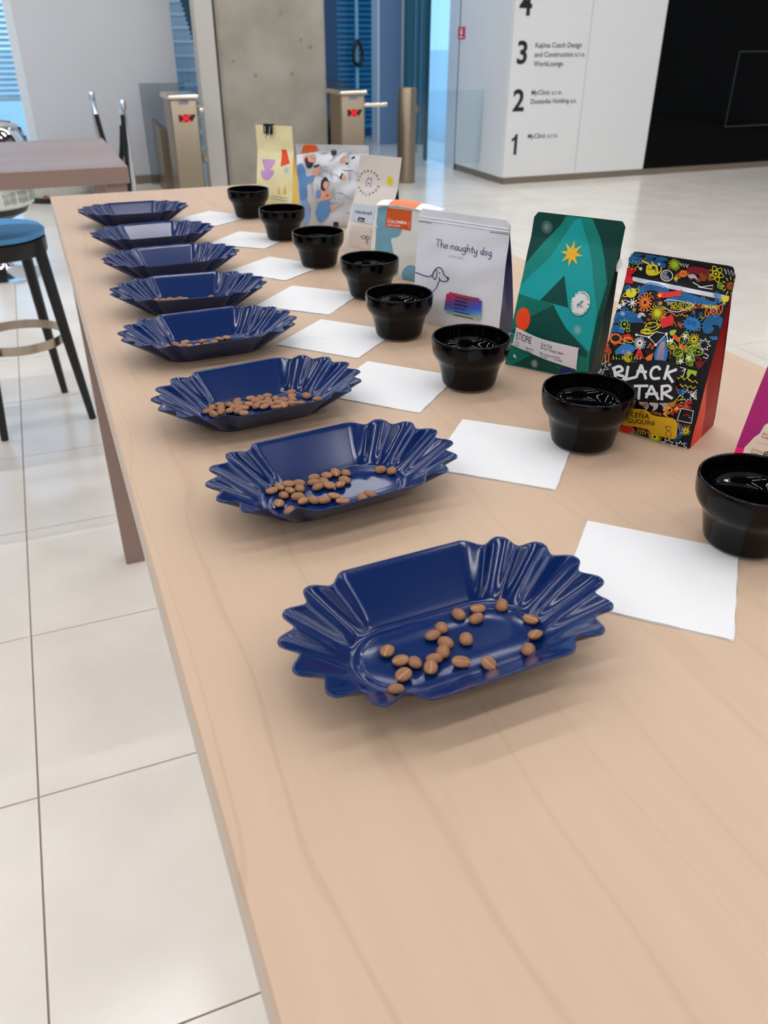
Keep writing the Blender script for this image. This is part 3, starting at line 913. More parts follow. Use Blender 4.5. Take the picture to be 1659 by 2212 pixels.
# ------------------------------------------------------------------ napkins
M_NAP = mat('white_paper_tissue', (226, 225, 222), 0.9, var=0.01, scale=40, bump=0.12, bscale=700)
def napkin_mesh(seed):
    rnd = random.Random(seed)
    S, N = 0.0625, 14
    ph = [rnd.uniform(0, 6.28) for _ in range(6)]
    mb = MB()
    def sheet(z, off, jig):
        def fn(u, v):
            x, y = (u * 2 - 1) * S + off[0], (v * 2 - 1) * S + off[1]
            e = max(abs(u * 2 - 1), abs(v * 2 - 1))
            if e > 0.99:
                w = jig * math.sin(40 * (u + v * 1.7) + ph[0]) + jig * math.sin(23 * (u - v) + ph[1])
                x += w * (1 if abs(u * 2 - 1) > 0.99 else 0)
                y += w * (1 if abs(v * 2 - 1) > 0.99 else 0)
            return (x, y, z + 0.00012 * math.sin(9 * u + ph[2]) * math.sin(8 * v + ph[3]) * e)
        return fn
    mb.grid(sheet(0.0004, (0.0006, -0.0008), 0.0003), N, N)
    mb.grid(sheet(0.0008, (-0.0004, 0.0003), 0.0003), N, N)
    mb.grid(sheet(0.0011, (0, 0), 0.0002), N, N)
    # folded edge joining the plies on two sides
    for a, b in (((-S, -S), (-S, S)), ((-S, S), (S, S))):
        mb.tube([(a[0] + (b[0] - a[0]) * t / 10, a[1] + (b[1] - a[1]) * t / 10, 0.00075) for t in range(11)], 0.00042, 6)
    return mb.mesh('paper_napkin', M_NAP, smooth=True, angle=60)
NAPS = {8: ((.397, .500), (.400, .324)), 7: ((.392, .737), (.401, .558)), 6: ((.359, .949), (.354, .766)), 5: ((.358, 1.14), (.351, .958)),
        4: ((.370, 1.335), (.376, 1.150)), 3: ((.387, 1.546), (.368, 1.360)), 2: ((.385, 1.789), (.394, 1.600)), 1: ((.372, 2.031), (.350, 1.851))}
NAP_LABEL = {8: 'white paper napkin beside the nearest navy tray', 7: 'white paper napkin beside the second navy tray from the viewer',
             6: 'white paper napkin beside the fullest bean tray', 5: 'white paper napkin beside the fourth navy tray from the viewer',
             4: 'white paper napkin beside the fifth navy tray from the viewer', 3: 'white paper napkin beside the sixth navy tray from the viewer',
             2: 'white paper napkin, second from the table\'s far end', 1: 'farthest white paper napkin near the table\'s far end'}
for k, (A, C) in NAPS.items():
    o = link('paper_napkin', napkin_mesh(k))
    o.location = ((A[0] + C[0]) / 2, (A[1] + C[1]) / 2, TABLE)
    o.rotation_euler = (0, 0, math.atan2(C[1] - A[1], C[0] - A[0]) + math.radians(45))
    tag(o, NAP_LABEL[k], 'napkin', 'paper napkins between trays and cups')

# ------------------------------------------------------------------ cupping bowls
M_CUP = mat('black_glazed_ceramic', (4, 4, 5), 0.04, var=0.03, spec=0.2)
M_FOOT = mat('pale_foot_ring', (120, 116, 112), 0.7)  # pale tone paints in the reflected line along the bowl's base
cup_prof = [(0, 0.002), (0.0280, 0.002), (0.0295, 0.0012), (0.0318, 0.0030), (0.0332, 0.0075), (0.0352, 0.0180), (0.0372, 0.0260), (0.0396, 0.0315), (0.0428, 0.0360), (0.0450, 0.0400),
            (0.0463, 0.0450), (0.0468, 0.0510), (0.0469, 0.0570), (0.0466, 0.0594), (0.0456, 0.0604), (0.0444, 0.0597), (0.0440, 0.0570), (0.0436, 0.0500), (0.0428, 0.0445),
            (0.0405, 0.0395), (0.0372, 0.0350), (0.0350, 0.0300), (0.0330, 0.0200), (0.0312, 0.0110), (0.0280, 0.0070), (0.0220, 0.0056), (0, 0.0052)]
# smooth the profile with Catmull-Rom
def smooth_prof(p, n=3):
    out = []
    for i in range(len(p) - 1):
        a, b, c2, d = p[max(i - 1, 0)], p[i], p[i + 1], p[min(i + 2, len(p) - 1)]
        for k in range(n):
            t = k / n
            out.append(tuple(max(0, 0.5 * (2 * b[q] + (c2[q] - a[q]) * t + (2 * a[q] - 5 * b[q] + 4 * c2[q] - d[q]) * t * t + (3 * b[q] - a[q] - 3 * c2[q] + d[q]) * t ** 3)) if q == 0
                             else 0.5 * (2 * b[q] + (c2[q] - a[q]) * t + (2 * a[q] - 5 * b[q] + 4 * c2[q] - d[q]) * t * t + (3 * b[q] - a[q] - 3 * c2[q] + d[q]) * t ** 3) for q in (0, 1)))
    out.append(p[-1])
    return out
_cup = MB().lathe(smooth_prof(cup_prof), 72).mesh('bowl', M_CUP, smooth=True, angle=None)
_foot = MB().lathe([(0.0255, 0.0021), (0.0262, 0.0), (0.0292, 0.0), (0.0300, 0.0015)], 48).mesh('foot_ring', M_FOOT)
CUPS = {8: (.500, .424), 7: (.482, .637), 6: (.446, .827), 5: (.438, 1.028), 4: (.471, 1.228), 3: (.455, 1.445), 2: (.454, 1.680), 1: (.445, 1.928)}
CUP_LABEL = {8: 'nearest black cupping bowl, cut off by the right edge', 7: 'black cupping bowl in front of the colourful doodle bag',
             6: 'black cupping bowl in front of the green bag', 5: 'black cupping bowl in front of the white dog bag',
             4: 'black cupping bowl in front of the teal and white bag with the orange label', 3: 'black cupping bowl in front of the beige bag with round lettering',
             2: 'black cupping bowl in front of the silver illustrated bag', 1: 'farthest black cupping bowl in front of the pale yellow bag'}
for k, (x, y) in CUPS.items():
    r = empty('cupping_bowl', (x, y, TABLE + LIFT), random.uniform(0, 6))
    link('bowl', _cup, r)
    link('foot_ring', _foot, r)
    tag(r, CUP_LABEL[k], 'bowl', 'black cupping bowls')

# ------------------------------------------------------------------ coffee bags
def fmat(rgb, rough=0.42):
    return mat('print_%02x%02x%02x' % tuple(rgb), rgb, rough, var=0.0, spec=0.25)

class Bag:
    """Gusseted stand-up pouch. Local x runs along the front, y to the back, z up."""
    def __init__(s, name, x, y, ang, w, h, d, top_y=None, shift=0.0, seal=0.10, bulge=0.004, seed=1, w_top=None, wave=0.0006, sag=0.0, rc=0.0):
        s.w, s.h, s.d, s.bulge, s.seal, s.shift, s.wave = w, h, d, bulge, seal, shift, wave
        s.ty = d / 2 if top_y is None else top_y
        s.wt = w if w_top is None else w_top
        s.sag, s.rc = sag, rc
        rnd = random.Random(seed)
        s.ph = [rnd.uniform(0, 6.28) for _ in range(6)]
        s.root = empty(name, (x, y, TABLE), math.radians(ang))
        s.layer = 0
        s.base = 0.00025
    def close(s, t):
        """0 at the base (open) .. 1 at the seal (closed)"""
        k = min(max((t - 0.06) / (1 - s.seal - 0.06), 0), 1)
        return k * (0.65 + 0.35 * k)
    def xpos(s, u, t):
        ww = s.w + (s.wt - s.w) * t
        return u * ww + (s.w - ww) / 2 + s.shift * t
    def top(s, u):
        return s.h - s.sag * math.sin(math.pi * u)
    def zpos(s, u, t):
        z = t * s.top(u)
        if s.rc > 0 and t > 0.9:
            ww = s.wt
            e = min(u, 1 - u) * ww
            if e < s.rc:
                z = min(z, s.top(u) - (s.rc - math.sqrt(max(s.rc ** 2 - (s.rc - e) ** 2, 0))))
        return z
    def front(s, u, t, off=0.0):
        c = s.close(t)
        y = s.ty * c
        env = math.sin(math.pi * min(max(u, 0), 1)) * math.sin(math.pi * min(t / (1 - s.seal * 0.8), 1)) if t < 1 - s.seal * 0.8 else 0
        y -= s.bulge * max(env, 0) ** 0.7
        y -= s.wave * (math.sin(13 * t + 5 * u + s.ph[0]) * math.sin(7 * u - 4 * t + s.ph[1]) + 0.6 * math.sin(24 * t - 11 * u + s.ph[2]) * math.sin(5 * u + s.ph[3]))
        return Vector((s.xpos(u, t), y - off, s.zpos(u, t)))
    def back(s, u, t):
        c = s.close(t)
        y = s.d + (s.ty + 0.0009 - s.d) * c
        return Vector((s.xpos(u, t), y + s.bulge * 0.7 * math.sin(math.pi * u) * math.sin(math.pi * min(t / (1 - s.seal), 1)) * (1 if t < 1 - s.seal else 0), s.zpos(u, t)))
    def gusset(s, side, q, t):
        u = 0.0 if side < 0 else 1.0
        a, b = s.front(u, t), s.back(u, t)
        p = a.lerp(b, q)
        fold = (1 - abs(2 * q - 1)) * s.d * 0.24 * min(max((t - 0.18) / 0.5, 0), 1) * min(1, (1 - s.close(t)) * 4)
        p.x += fold if side < 0 else -fold
        return p
    def build(s, front, side, back=None, base=None, front_name='front_panel', side_label=None):
        nu, nv = 26, 44
        MB().grid(lambda u, v: s.front(u, v), nu, nv).build(front_name, front, s.root, angle=None, fix=False)
        MB().grid(lambda u, v: s.back(u, v), nu, nv, flip=True).build('back_panel', back or front, s.root, angle=None, fix=False)
        for sd in (-1, 1):
            g = MB().grid(lambda u, v: s.gusset(sd, 0.03 + 0.94 * u, v * (1 - s.seal)), 8, 36, flip=sd < 0)
            o = g.build('side_gusset', side, s.root, angle=50, fix=False)
            if side_label:
                o['label'] = side_label
        MB().grid(lambda u, v: Vector((u * s.w, v * s.d, 0.0008)), 2, 2, flip=True).build('bottom', base or front, s.root, smooth=False, fix=False)
        e = MB()
        e.grid(lambda u, v: s.front(u, 1.0).lerp(s.back(u, 1.0), v), nu, 1)
        e.build('top_edge', front, s.root, smooth=False, fix=False)
        return s
    def frame(s, corners, scale=1.0, origin=(0, 0)):
        """Flat drawing frame: where the panel's corners (top left, top right, bottom right, bottom left) lie on the drawing sheet."""
        dst = [(0, 1), (1, 1), (1, 0), (0, 0)]
        A, b = [], []
        for (x, y), (u, v) in zip(corners, dst):
            x, y = (x - origin[0]) * scale, (y - origin[1]) * scale
            A.append([x, y, 1, 0, 0, 0, -u * x, -u * y]); b.append(u)
            A.append([0, 0, 0, x, y, 1, -v * x, -v * y]); b.append(v)
        s.Hm = np.append(np.linalg.solve(np.array(A), np.array(b)), 1).reshape(3, 3)
        s.pieces = []
        return s
    def uv(s, p):
        q = s.Hm @ np.array([p[0], p[1], 1.0])
        return (q[0] / q[2], q[1] / q[2])
    # drawing calls, in sheet coordinates
    def fill(s, pts, rgb, rough=0.42):
        s.pieces.append(([s.uv(p) for p in pts], [tuple(range(len(pts)))], fmat(rgb, rough)))
    def stroke(s, pts, width, rgb, closed=False):
        P = [np.array(p, float) for p in pts]
        n = len(P)
        L, R = [], []
        for i in range(n):
            a = P[(i - 1) % n] if (i > 0 or closed) else P[i]
            b = P[(i + 1) % n] if (i < n - 1 or closed) else P[i]
            t = b - a
            t = t / max(np.hypot(*t), 1e-6)
            nn = np.array([-t[1], t[0]]) * width / 2
            L.append(tuple(P[i] + nn)); R.append(tuple(P[i] - nn))
        v = [s.uv(p) for p in L + R]
        f = [(i, (i + 1) % n, n + (i + 1) % n, n + i) for i in range(n if closed else n - 1)]
        s.pieces.append((v, f, fmat(rgb)))
    def text(s, body, org, size, rgb, ex=(1, 0.2), ey=None, bold=0.0, space=1.0, align='LEFT', xs=1.0):
        v, f = text_mesh(body, bold, space, align)
        ex = np.array(ex, float); ex /= np.hypot(*ex)
        ey = np.array(ey, float) if ey is not None else np.array([ex[1], -ex[0]])
        ey /= np.hypot(*ey)
        pts = [np.array(org) + (ex * p[0] * xs + ey * p[1]) * size for p in v]
        s.pieces.append(([s.uv(p) for p in pts], f, fmat(rgb)))
    def circle(s, c, rx, rgb, ry=None, tilt=0.0, n=28):
        s.fill(ell(c, rx, ry or rx, tilt, n), rgb)
    def ring(s, c, rx, width, rgb, ry=None, tilt=0.0, n=28):
        s.stroke(ell(c, rx, ry or rx, tilt, n), width, rgb, closed=True)
    def commit(s, name, label=None, parent=None, gap=0.00010, refine=0.006):
        """Lay everything drawn so far on the front panel as one thin printed layer."""
        mats, mb = [], MB()
        for k, (v, f, m) in enumerate(s.pieces):
            if m not in mats:
                mats.append(m)
            off = s.base + gap * (s.layer + min(k, 14) * 0.5)
            bm = bmesh.new()
            vs = [bm.verts.new((p[0], p[1], 0)) for p in v]
            for q in f:
                try:
                    bm.faces.new([vs[i] for i in q])
                except ValueError:
                    pass
            bmesh.ops.triangulate(bm, faces=bm.faces)
            for it in range(6):
                long = [e for e in bm.edges if math.hypot((e.verts[0].co.x - e.verts[1].co.x) * s.w, (e.verts[0].co.y - e.verts[1].co.y) * s.h) > refine]
                if not long:
                    break
                bmesh.ops.subdivide_edges(bm, edges=long, cuts=1)
                bmesh.ops.triangulate(bm, faces=[q for q in bm.faces if len(q.verts) > 3])
            bm.verts.index_update()
            P3 = [s.front(min(max(q.co.x, 0.001), 0.999), min(max(q.co.y, 0.002), 0.995), off) for q in bm.verts]
            F = []
            for q in bm.faces:
                i = [x.index for x in q.verts]
                a, b, c2 = P3[i[0]], P3[i[1]], P3[i[2]]
                F.append(tuple(i) if (b - a).cross(c2 - a).y < 0 else tuple(reversed(i)))
            mb.add(P3, F, mats.index(m))
            bm.free()
        s.layer += 2 + min(len(s.pieces), 14) * 0.5
        s.pieces = []
        o = mb.build(name, mats, parent or s.root, smooth=True, angle=None, fix=False)
        if label:
            o['label'] = label
        return o

def ell(c, rx, ry, tilt=0.0, n=28):
    ct, s_ = math.cos(tilt), math.sin(tilt)
    return [(c[0] + rx * math.cos(2 * math.pi * k / n) * ct - ry * math.sin(2 * math.pi * k / n) * s_,
             c[1] + rx * math.cos(2 * math.pi * k / n) * s_ + ry * math.sin(2 * math.pi * k / n) * ct) for k in range(n)]
def starpts(c, r1, r2, n, rot=0.0, sy=1.0):
    return [(c[0] + (r1 if k % 2 == 0 else r2) * math.cos(rot + math.pi * k / n), c[1] + sy * (r1 if k % 2 == 0 else r2) * math.sin(rot + math.pi * k / n)) for k in range(2 * n)]
def arc(c, rx, ry, a0, a1, n=12, tilt=0.0):
    out = []
    for k in range(n + 1):
        a = math.radians(a0 + (a1 - a0) * k / n)
        x, y = rx * math.cos(a), ry * math.sin(a)
        out.append((c[0] + x * math.cos(tilt) - y * math.sin(tilt), c[1] + x * math.sin(tilt) + y * math.cos(tilt)))
    return out
def curve(pts, n=8):
    """Catmull-Rom through the points"""
    P = [pts[0]] + list(pts) + [pts[-1]]
    out = []
    for i in range(1, len(P) - 2):
        for k in range(n):
            t = k / n
            out.append(tuple(0.5 * (2 * P[i][q] + (P[i + 1][q] - P[i - 1][q]) * t + (2 * P[i - 1][q] - 5 * P[i][q] + 4 * P[i + 1][q] - P[i + 2][q]) * t * t
                                    + (3 * P[i][q] - P[i - 1][q] - 3 * P[i + 1][q] + P[i + 2][q]) * t ** 3) for q in (0, 1)))
    out.append(pts[-1])
    return out
def burst(b, c, r0, r1, n, width, rgb, sy=1.0, rot=0.0, jit=0.0):
    rnd = random.Random(int(c[0] * 7 + c[1]))
    for k in range(n):
        a = rot + 2 * math.pi * k / n
        r = r1 * (1 - jit * rnd.random())
        b.stroke([(c[0] + r0 * math.cos(a), c[1] + sy * r0 * math.sin(a)), (c[0] + r * math.cos(a), c[1] + sy * r * math.sin(a))], width, rgb)

# ---- green bag
GB = Bag('coffee_bag', .523, .873, -54, .112, .186, .055, shift=.010, seal=0.16, seed=5, rc=0.006, bulge=0.005)
M_DKGREEN = mat('dark_green_foil', (8, 66, 58), 0.42, var=0.05, scale=20, spec=0.25)
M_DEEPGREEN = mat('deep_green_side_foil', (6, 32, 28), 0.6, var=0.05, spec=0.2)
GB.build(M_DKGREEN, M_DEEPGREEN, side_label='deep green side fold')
GB.frame([(460, 172), (1468, 345), (1085, 2010), (152, 1842)])
T1, T2, TD, TM = (18, 162, 160), (14, 134, 122), (10, 72, 64), (12, 112, 96)
GB.fill([(820, 232), (1105, 285), (1190, 520), (1240, 750), (1275, 980), (1190, 1300), (1110, 1700), (1080, 2010), (150, 1842), (205, 1480), (250, 1070), (345, 760), (560, 520), (760, 330)], T2)
GB.commit('printed_artwork', 'teal mountain artwork')
GB.fill([(905, 300), (975, 275), (1045, 520), (1110, 760), (1140, 1010), (1165, 1150), (1180, 1290), (1110, 1690), (850, 1430), (715, 1190), (560, 1140), (280, 1060), (300, 1000), (440, 860), (640, 690), (760, 510)], T1)
GB.fill([(820, 880), (880, 1222), (560, 1138)], TD)
GB.fill([(275, 1060), (700, 1180), (450, 1320), (210, 1480), (240, 1250)], TM)
GB.fill([(712, 1188), (860, 1450), (1090, 1700), (1085, 1760), (205, 1480), (300, 1420), (460, 1310)], TD)
GB.fill([(205, 1505), (500, 1570), (1085, 1750), (1085, 2010), (900, 1960), (470, 1720), (210, 1800), (165, 1790)], TM)
GB.fill([(470, 1722), (900, 1860), (830, 1950), (250, 1840)], TD)
GB.circle((868, 1900), 80, (20, 30, 110), 60)
GB.circle((365, 1342), 86, (240, 72, 28), 128, 0.1)
GB.commit('printed_artwork', 'dark green peaks and orange sun')
GB.fill(starpts((885, 655), 128, 52, 8, 0.2, 1.12), (240, 190, 44))
for c, r in (((597, 355), 66), ((985, 1455), 46), ((505, 1825), 42)):
    burst(GB, c, r * 0.25, r, 16, 3.6, (190, 220, 212), 1.15)
    GB.circle(c, r * 0.14, (235, 245, 240))
GB.commit('printed_stars', 'yellow star and pale sparks')
GB.circle((1010, 1175), 100, (236, 240, 238), 130, 0.18)
GB.commit('round_sticker', 'white round roastery sticker')
for k, chs in enumerate('MIA COFFEE & ROASTERY 100%'):
    a = -2.4 + k * 0.228
    c = (1010 + 80 * math.cos(a), 1175 + 106 * math.sin(a))
    GB.text(chs, c, 30, (20, 40, 40), (-math.sin(a), math.cos(a) * 1.1), bold=0.01, align='CENTER')
GB.stroke(curve([(980, 1215), (1000, 1170), (1040, 1150), (1010, 1195), (1045, 1215)]), 7, (60, 80, 80))
GB.stroke([(970, 1180), (1005, 1190)], 6, (60, 80, 80))
GB.commit('sticker_lettering')
GB.fill(curve([(292, 1425), (600, 1545), (985, 1640), (998, 1660), (975, 1850), (955, 1868), (620, 1760), (260, 1622), (255, 1600), (280, 1500), (292, 1425)], 4), (214, 210, 214))
GB.commit('paper_label', 'white paper label')
ex = (1, 0.27)
GB.text('ETIOPIE', (290, 1550), 112, (40, 40, 46), (1, 0.30), (0.12, -1), bold=0.004, xs=0.50)
for body, o, sz in (('Guji Oda', (585, 1615), 50), ('Burundi / Narganja / Jabiro', (585, 1648), 34), ('Odrůda', (278, 1590), 24), ('Heirloom', (276, 1618), 24), ('Zpracování', (412, 1650), 28), ('Natural', (412, 1685), 30),
                    ('Min. trvanlivost do', (578, 1705), 30), ('16/11/2025', (574, 1735), 28), ('Praženo', (742, 1742), 28), ('16/11/2024', (740, 1772), 28)):
    GB.text(body, o, sz, (50, 50, 56), ex, (0.1, -1), bold=0.004, xs=0.72)
GB.commit('label_lettering')
GB.fill(curve([(275, 1722), (290, 1718), (308, 1760), (270, 1745), (275, 1722)], 3), (190, 220, 212))
GB.commit('weight_mark')
# white tear tab on the right edge
MB().grid(lambda u, v: GB.front(1.0, 0.70 + 0.085 * v) + Vector((0.0015 + 0.0035 * math.sin(math.pi * v) ** 0.7 * (0.75 + 0.35 * abs(math.cos(2 * math.pi * v))) * (u * 2 - 0.6), 0.002, 0)), 4, 14).build('tear_tab', fmat((236, 238, 236)), GB.root, angle=None, fix=False)
tag(GB.root, 'green coffee bag with yellow star and white ETIOPIE label', 'coffee bag', 'coffee bags on the table')

# ---- doodle bag
BS = Bag('coffee_bag', .5225, .681, -60, .112, .179, .073, seal=0.14, seed=9, rc=0.007, bulge=0.004, w_top=.108)
M_DOODLE = mat('black_matt_foil', (16, 16, 18), 0.45, var=0.05, scale=20, spec=0.25)
M_REDSIDE = mat('red_side_foil', (150, 14, 8), 0.5, var=0.10, scale=10, spec=0.3)
BS.build(M_DOODLE, M_REDSIDE, back=M_REDSIDE, base=M_REDSIDE, side_label='red side fold')
BS.frame([(318, 112), (1336, 262), (885, 2000), (-57, 1728)])
BL, OR, YE, WH, RD, LG, BR_, DR = (44, 120, 184), (226, 116, 44), (224, 208, 40), (240, 240, 240), (222, 44, 40), (164, 196, 46), (150, 76, 32), (120, 28, 34)
def waves(c, r, n, wd, rgb, a0=0, a1=300, sy=0.85, tilt=0.2):
    for k in range(n):
        q = r * (k + 1) / n
        BS.stroke(arc(c, q, q * sy, a0 + k * 12, a1 + k * 9, 14, tilt), wd * 0.7, rgb)
def swoosh(pts, n, dy, wd, rgb):
    for k in range(n):
        BS.stroke(curve([(x + k * dy * 0.15, y + k * dy) for x, y in pts], 5), wd * 0.72, rgb)
def planet(c, r, rgb, tilt=-0.3, rings=1):
    BS.circle(c, r, rgb, r * 0.85)
    for k in range(rings):
        BS.ring(c, r * 1.55 + k * 9, 7, rgb, r * 0.42 + k * 5, tilt)
def flower(c, r, n, rgb, w=7):
    burst(BS, c, r * 0.18, r, n, w, rgb, 1.05, 0.2, 0.25)
def spark(c, r, rgb=(240, 240, 240), n=8, w=8):
    burst(BS, c, 0, r, n, w, rgb, 1.1, 0.3, 0.2)
def leaf(a, b, wd, rgb):
    a, b = np.array(a, float), np.array(b, float)
    t = b - a; nn = np.array([-t[1], t[0]]) * wd
    m = a + t * 0.5
    BS.stroke(curve([tuple(a), tuple(m + nn), tuple(b), tuple(m - nn), tuple(a)], 6), 7, rgb)
    BS.stroke([tuple(a), tuple(b)], 5, rgb)
    for q in (0.3, 0.5, 0.7):
        p = a + t * q
        BS.stroke([tuple(p), tuple(p + nn * 0.6 + t * 0.12)], 4, rgb)
        BS.stroke([tuple(p), tuple(p - nn * 0.6 + t * 0.12)], 4, rgb)
def zig(a, n, dx, dy, w, rgb):
    BS.stroke([(a[0] + k * dx, a[1] + (dy if k % 2 else 0) + k * dx * 0.2) for k in range(n)], w, rgb)
def bean2(c, r, tilt, rgb):
    BS.circle(c, r, rgb, r * 0.7, tilt)
    BS.stroke([(c[0] - r * 0.8 * math.cos(tilt), c[1] - r * 0.8 * math.sin(tilt)), (c[0] + r * 0.8 * math.cos(tilt), c[1] + r * 0.8 * math.sin(tilt))], 6, (30, 20, 16))
# small filler marks everywhere between the big doodles
rnd = random.Random(31)
for k in range(230):
    x, y = rnd.uniform(0, 1330), rnd.uniform(130, 1980)
    u_, v_ = BS.uv((x, y))
    if not (0.03 < u_ < 0.97 and 0.02 < v_ < 0.97):
        continue
    col_ = rnd.choice((BL, BL, OR, YE, WH, RD, LG, BR_, DR, DR))
    kind_ = rnd.random()
    if kind_ < 0.3:
        BS.stroke(arc((x, y), rnd.uniform(12, 26), rnd.uniform(10, 22), rnd.uniform(0, 360), rnd.uniform(380, 560), 8), 6, col_)
    elif kind_ < 0.5:
        BS.stroke([(x, y), (x + rnd.uniform(-26, 26), y + rnd.uniform(-26, 26))], 8, col_)
    elif kind_ < 0.7:
        burst(BS, (x, y), 4, rnd.uniform(16, 28), 7, 5, col_)
    elif kind_ < 0.85:
        zig((x, y), 4, 10, 18, 6, col_)
    else:
        BS.circle((x, y), rnd.uniform(7, 14), col_, n=10)
BS.commit('filler_print', 'small filler doodles')['kind'] = 'stuff'
# upper band
for c, r, n in (((405, 165), 80, 6), ((520, 190), 55, 4), ((620, 215), 60, 5), ((345, 200), 45, 4)):
    waves(c, r, n, 9, BL)
BS.fill(curve([(470, 250), (560, 240), (575, 330), (500, 345), (460, 320), (470, 250)], 5), YE)
BS.fill(curve([(482, 265), (548, 258), (560, 322), (505, 332), (475, 312), (482, 265)], 5), (24, 24, 24))
BS.stroke(curve([(570, 330), (600, 300), (612, 265)]), 12, YE); BS.stroke([(430, 200), (500, 240)], 16, YE); BS.stroke([(520, 215), (545, 250)], 14, YE)
flower((735, 240), 62, 16, LG, 9); BS.circle((735, 240), 26, LG)
zig((790, 220), 7, 13, 34, 9, WH)
BS.fill(curve([(850, 265), (940, 255), (1060, 285), (1050, 330), (930, 330), (860, 310), (850, 265)], 5), DR)
for k in range(4):
    BS.stroke(curve([(865 + k * 45, 275 + k * 6), (890 + k * 45, 300 + k * 6), (880 + k * 45, 318 + k * 5)]), 5, (50, 14, 18))
for t in (0.3, 1.35, 2.4):
    BS.ring((1130, 325), 78, 7, YE, 28, t)
BS.circle((1130, 325), 13, YE)
zig((1215, 275), 8, 16, 50, 9, WH)
BS.ring((655, 345), 56, 8, WH, 52); waves((655, 345), 42, 3, 6, WH, 20, 260)
BS.circle((815, 325), 40, OR, 34); BS.ring((850, 318), 18, 8, OR); BS.circle((815, 318), 24, BR_, 14)
waves((900, 370), 46, 5, 7, WH, 150, 330)
for q in ((960, 385), (990, 335), (1010, 375)):
    bean2(q, 24, 0.6, BR_)
for k in range(5):
    BS.stroke(arc((1030, 400), 30 + 11 * k, 30 + 11 * k, 190, 350, 10), 6, BR_)
BS.circle((1272, 440), 44, BR_, 40); BS.stroke([(1240, 450), (1300, 430)], 7, (30, 20, 16)); burst(BS, (1272, 440), 58, 92, 12, 8, YE)
BS.stroke([(905, 405), (985, 450), (1100, 432), (1090, 470), (960, 450)], 8, WH)
burst(BS, (340, 245), 35, 62, 9, 7, YE, 0.8, 3.3)
BS.fill(starpts((410, 280), 24, 10, 5, 0.4), WH); BS.fill(starpts((590, 235), 16, 7, 5), WH)
flower((765, 350), 38, 9, OR); BS.fill(starpts((740, 375), 30, 12, 6), YE)
leaf((1150, 400), (1185, 470), 0.35, LG)
BS.commit('doodle_print', 'colourful doodles above the zip')
# below the zip
swoosh([(395, 490), (470, 415), (580, 425), (680, 470)], 5, 15, 11, BL)
swoosh([(670, 545), (800, 500), (960, 540), (1140, 600)], 6, 13, 12, BL)
waves((1120, 545), 60, 5, 9, BL, 220, 420)
swoosh([(260, 455), (300, 430), (330, 470)], 3, 16, 9, BL)
BS.fill([(600, 505), (810, 475), (800, 525), (640, 545)], RD); BS.fill(starpts((608, 518), 44, 20, 8), RD); BS.circle((606, 520), 16, YE)
planet((330, 500), 52, YE, -0.35)
planet((1222, 560), 34, YE, -0.2)
flower((470, 585), 82, 13, OR, 15); BS.circle((470, 585), 14, (24, 24, 24))
for k in range(7):
    BS.stroke(arc((470, 585), 88, 80, k * 51, k * 51 + 30, 5), 7, OR)
spark((350, 590), 46); BS.fill(starpts((225, 625), 36, 15, 6), WH); BS.fill(starpts((265, 605), 24, 10, 6), WH); BS.fill(starpts((262, 690), 28, 11, 6), WH)
flower((595, 680), 85, 18, YE, 7); BS.circle((595, 680), 15, YE)
BS.circle((617, 592), 18, OR)
BS.stroke(curve([(650, 575), (690, 560), (800, 575), (905, 595), (915, 620), (850, 650), (780, 672), (700, 655), (660, 630)]), 6, WH)
BS.text('"HOUSTONE, NEMÁME', (668, 610), 48, YE, (1, 0.08), bold=0.01); BS.text('PROBLÉM"', (712, 650), 46, YE, (1, 0.08), bold=0.01)
for k in range(3):
    BS.stroke(curve([(810, 690 + k * 6), (900, 640 + k * 8), (1010, 605 + k * 14)]), 12, DR)
for c in ((1065, 670), (1175, 655)):
    BS.ring(c, 22, 9, OR, 46, 0.25); BS.stroke([(c[0] - 10, c[1] - 30), (c[0] + 6, c[1] + 28)], 6, OR)
BS.ring((1118, 668), 26, 9, OR); BS.circle((1118, 668), 10, OR)
# waves left
for k in range(9):
    BS.stroke(arc((300, 790), 165 - 14 * k, 125 - 11 * k, 165 + 3 * k, 345 - 2 * k, 14, 0.1), 7.5, BL)
BS.stroke(curve([(170, 745), (230, 690), (270, 640), (310, 650), (290, 690)]), 9, BL)
for k in range(5):
    BS.stroke(curve([(130, 830 + 12 * k), (200, 800 + 14 * k), (280, 830 + 10 * k)]), 8, BL)
BS.ring((283, 790), 34, 8, LG, 36); BS.circle((283, 785), 12, LG); burst(BS, (283, 790), 42, 58, 8, 6, LG)
waves((445, 710), 36, 4, 7, WH, 100, 330)
bean2((515, 740), 19, 0.2, BR_); bean2((482, 770), 16, 0.9, BR_)
BS.ring((545, 805), 62, 8, YE, 38, -0.15); BS.ring((545, 790), 52, 6, YE, 22, -0.15); BS.stroke(curve([(600, 780), (628, 790), (600, 825)]), 8, YE)
for k in range(4):
    BS.stroke(arc((505, 850), 62 - 13 * k, 26 - 5 * k, 10, 300, 12), 6, YE)
BS.fill(curve([(640, 820), (625, 740), (655, 700), (690, 715), (720, 695), (748, 735), (725, 790), (640, 820)], 6), RD)
BS.stroke(curve([(660, 690), (710, 670), (770, 710), (800, 690)]), 8, OR)
zig((730, 800), 6, 22, -46, 8, OR)
BS.fill(curve([(850, 760), (890, 725), (960, 735), (1000, 790), (960, 840), (890, 835), (850, 800), (850, 760)], 5), BL)
for a in range(14):
    q = 2 * math.pi * a / 14
    BS.stroke([(925 + 62 * math.cos(q), 785 + 50 * math.sin(q)), (925 + 104 * math.cos(q), 785 + 80 * math.sin(q))], 8, BL)
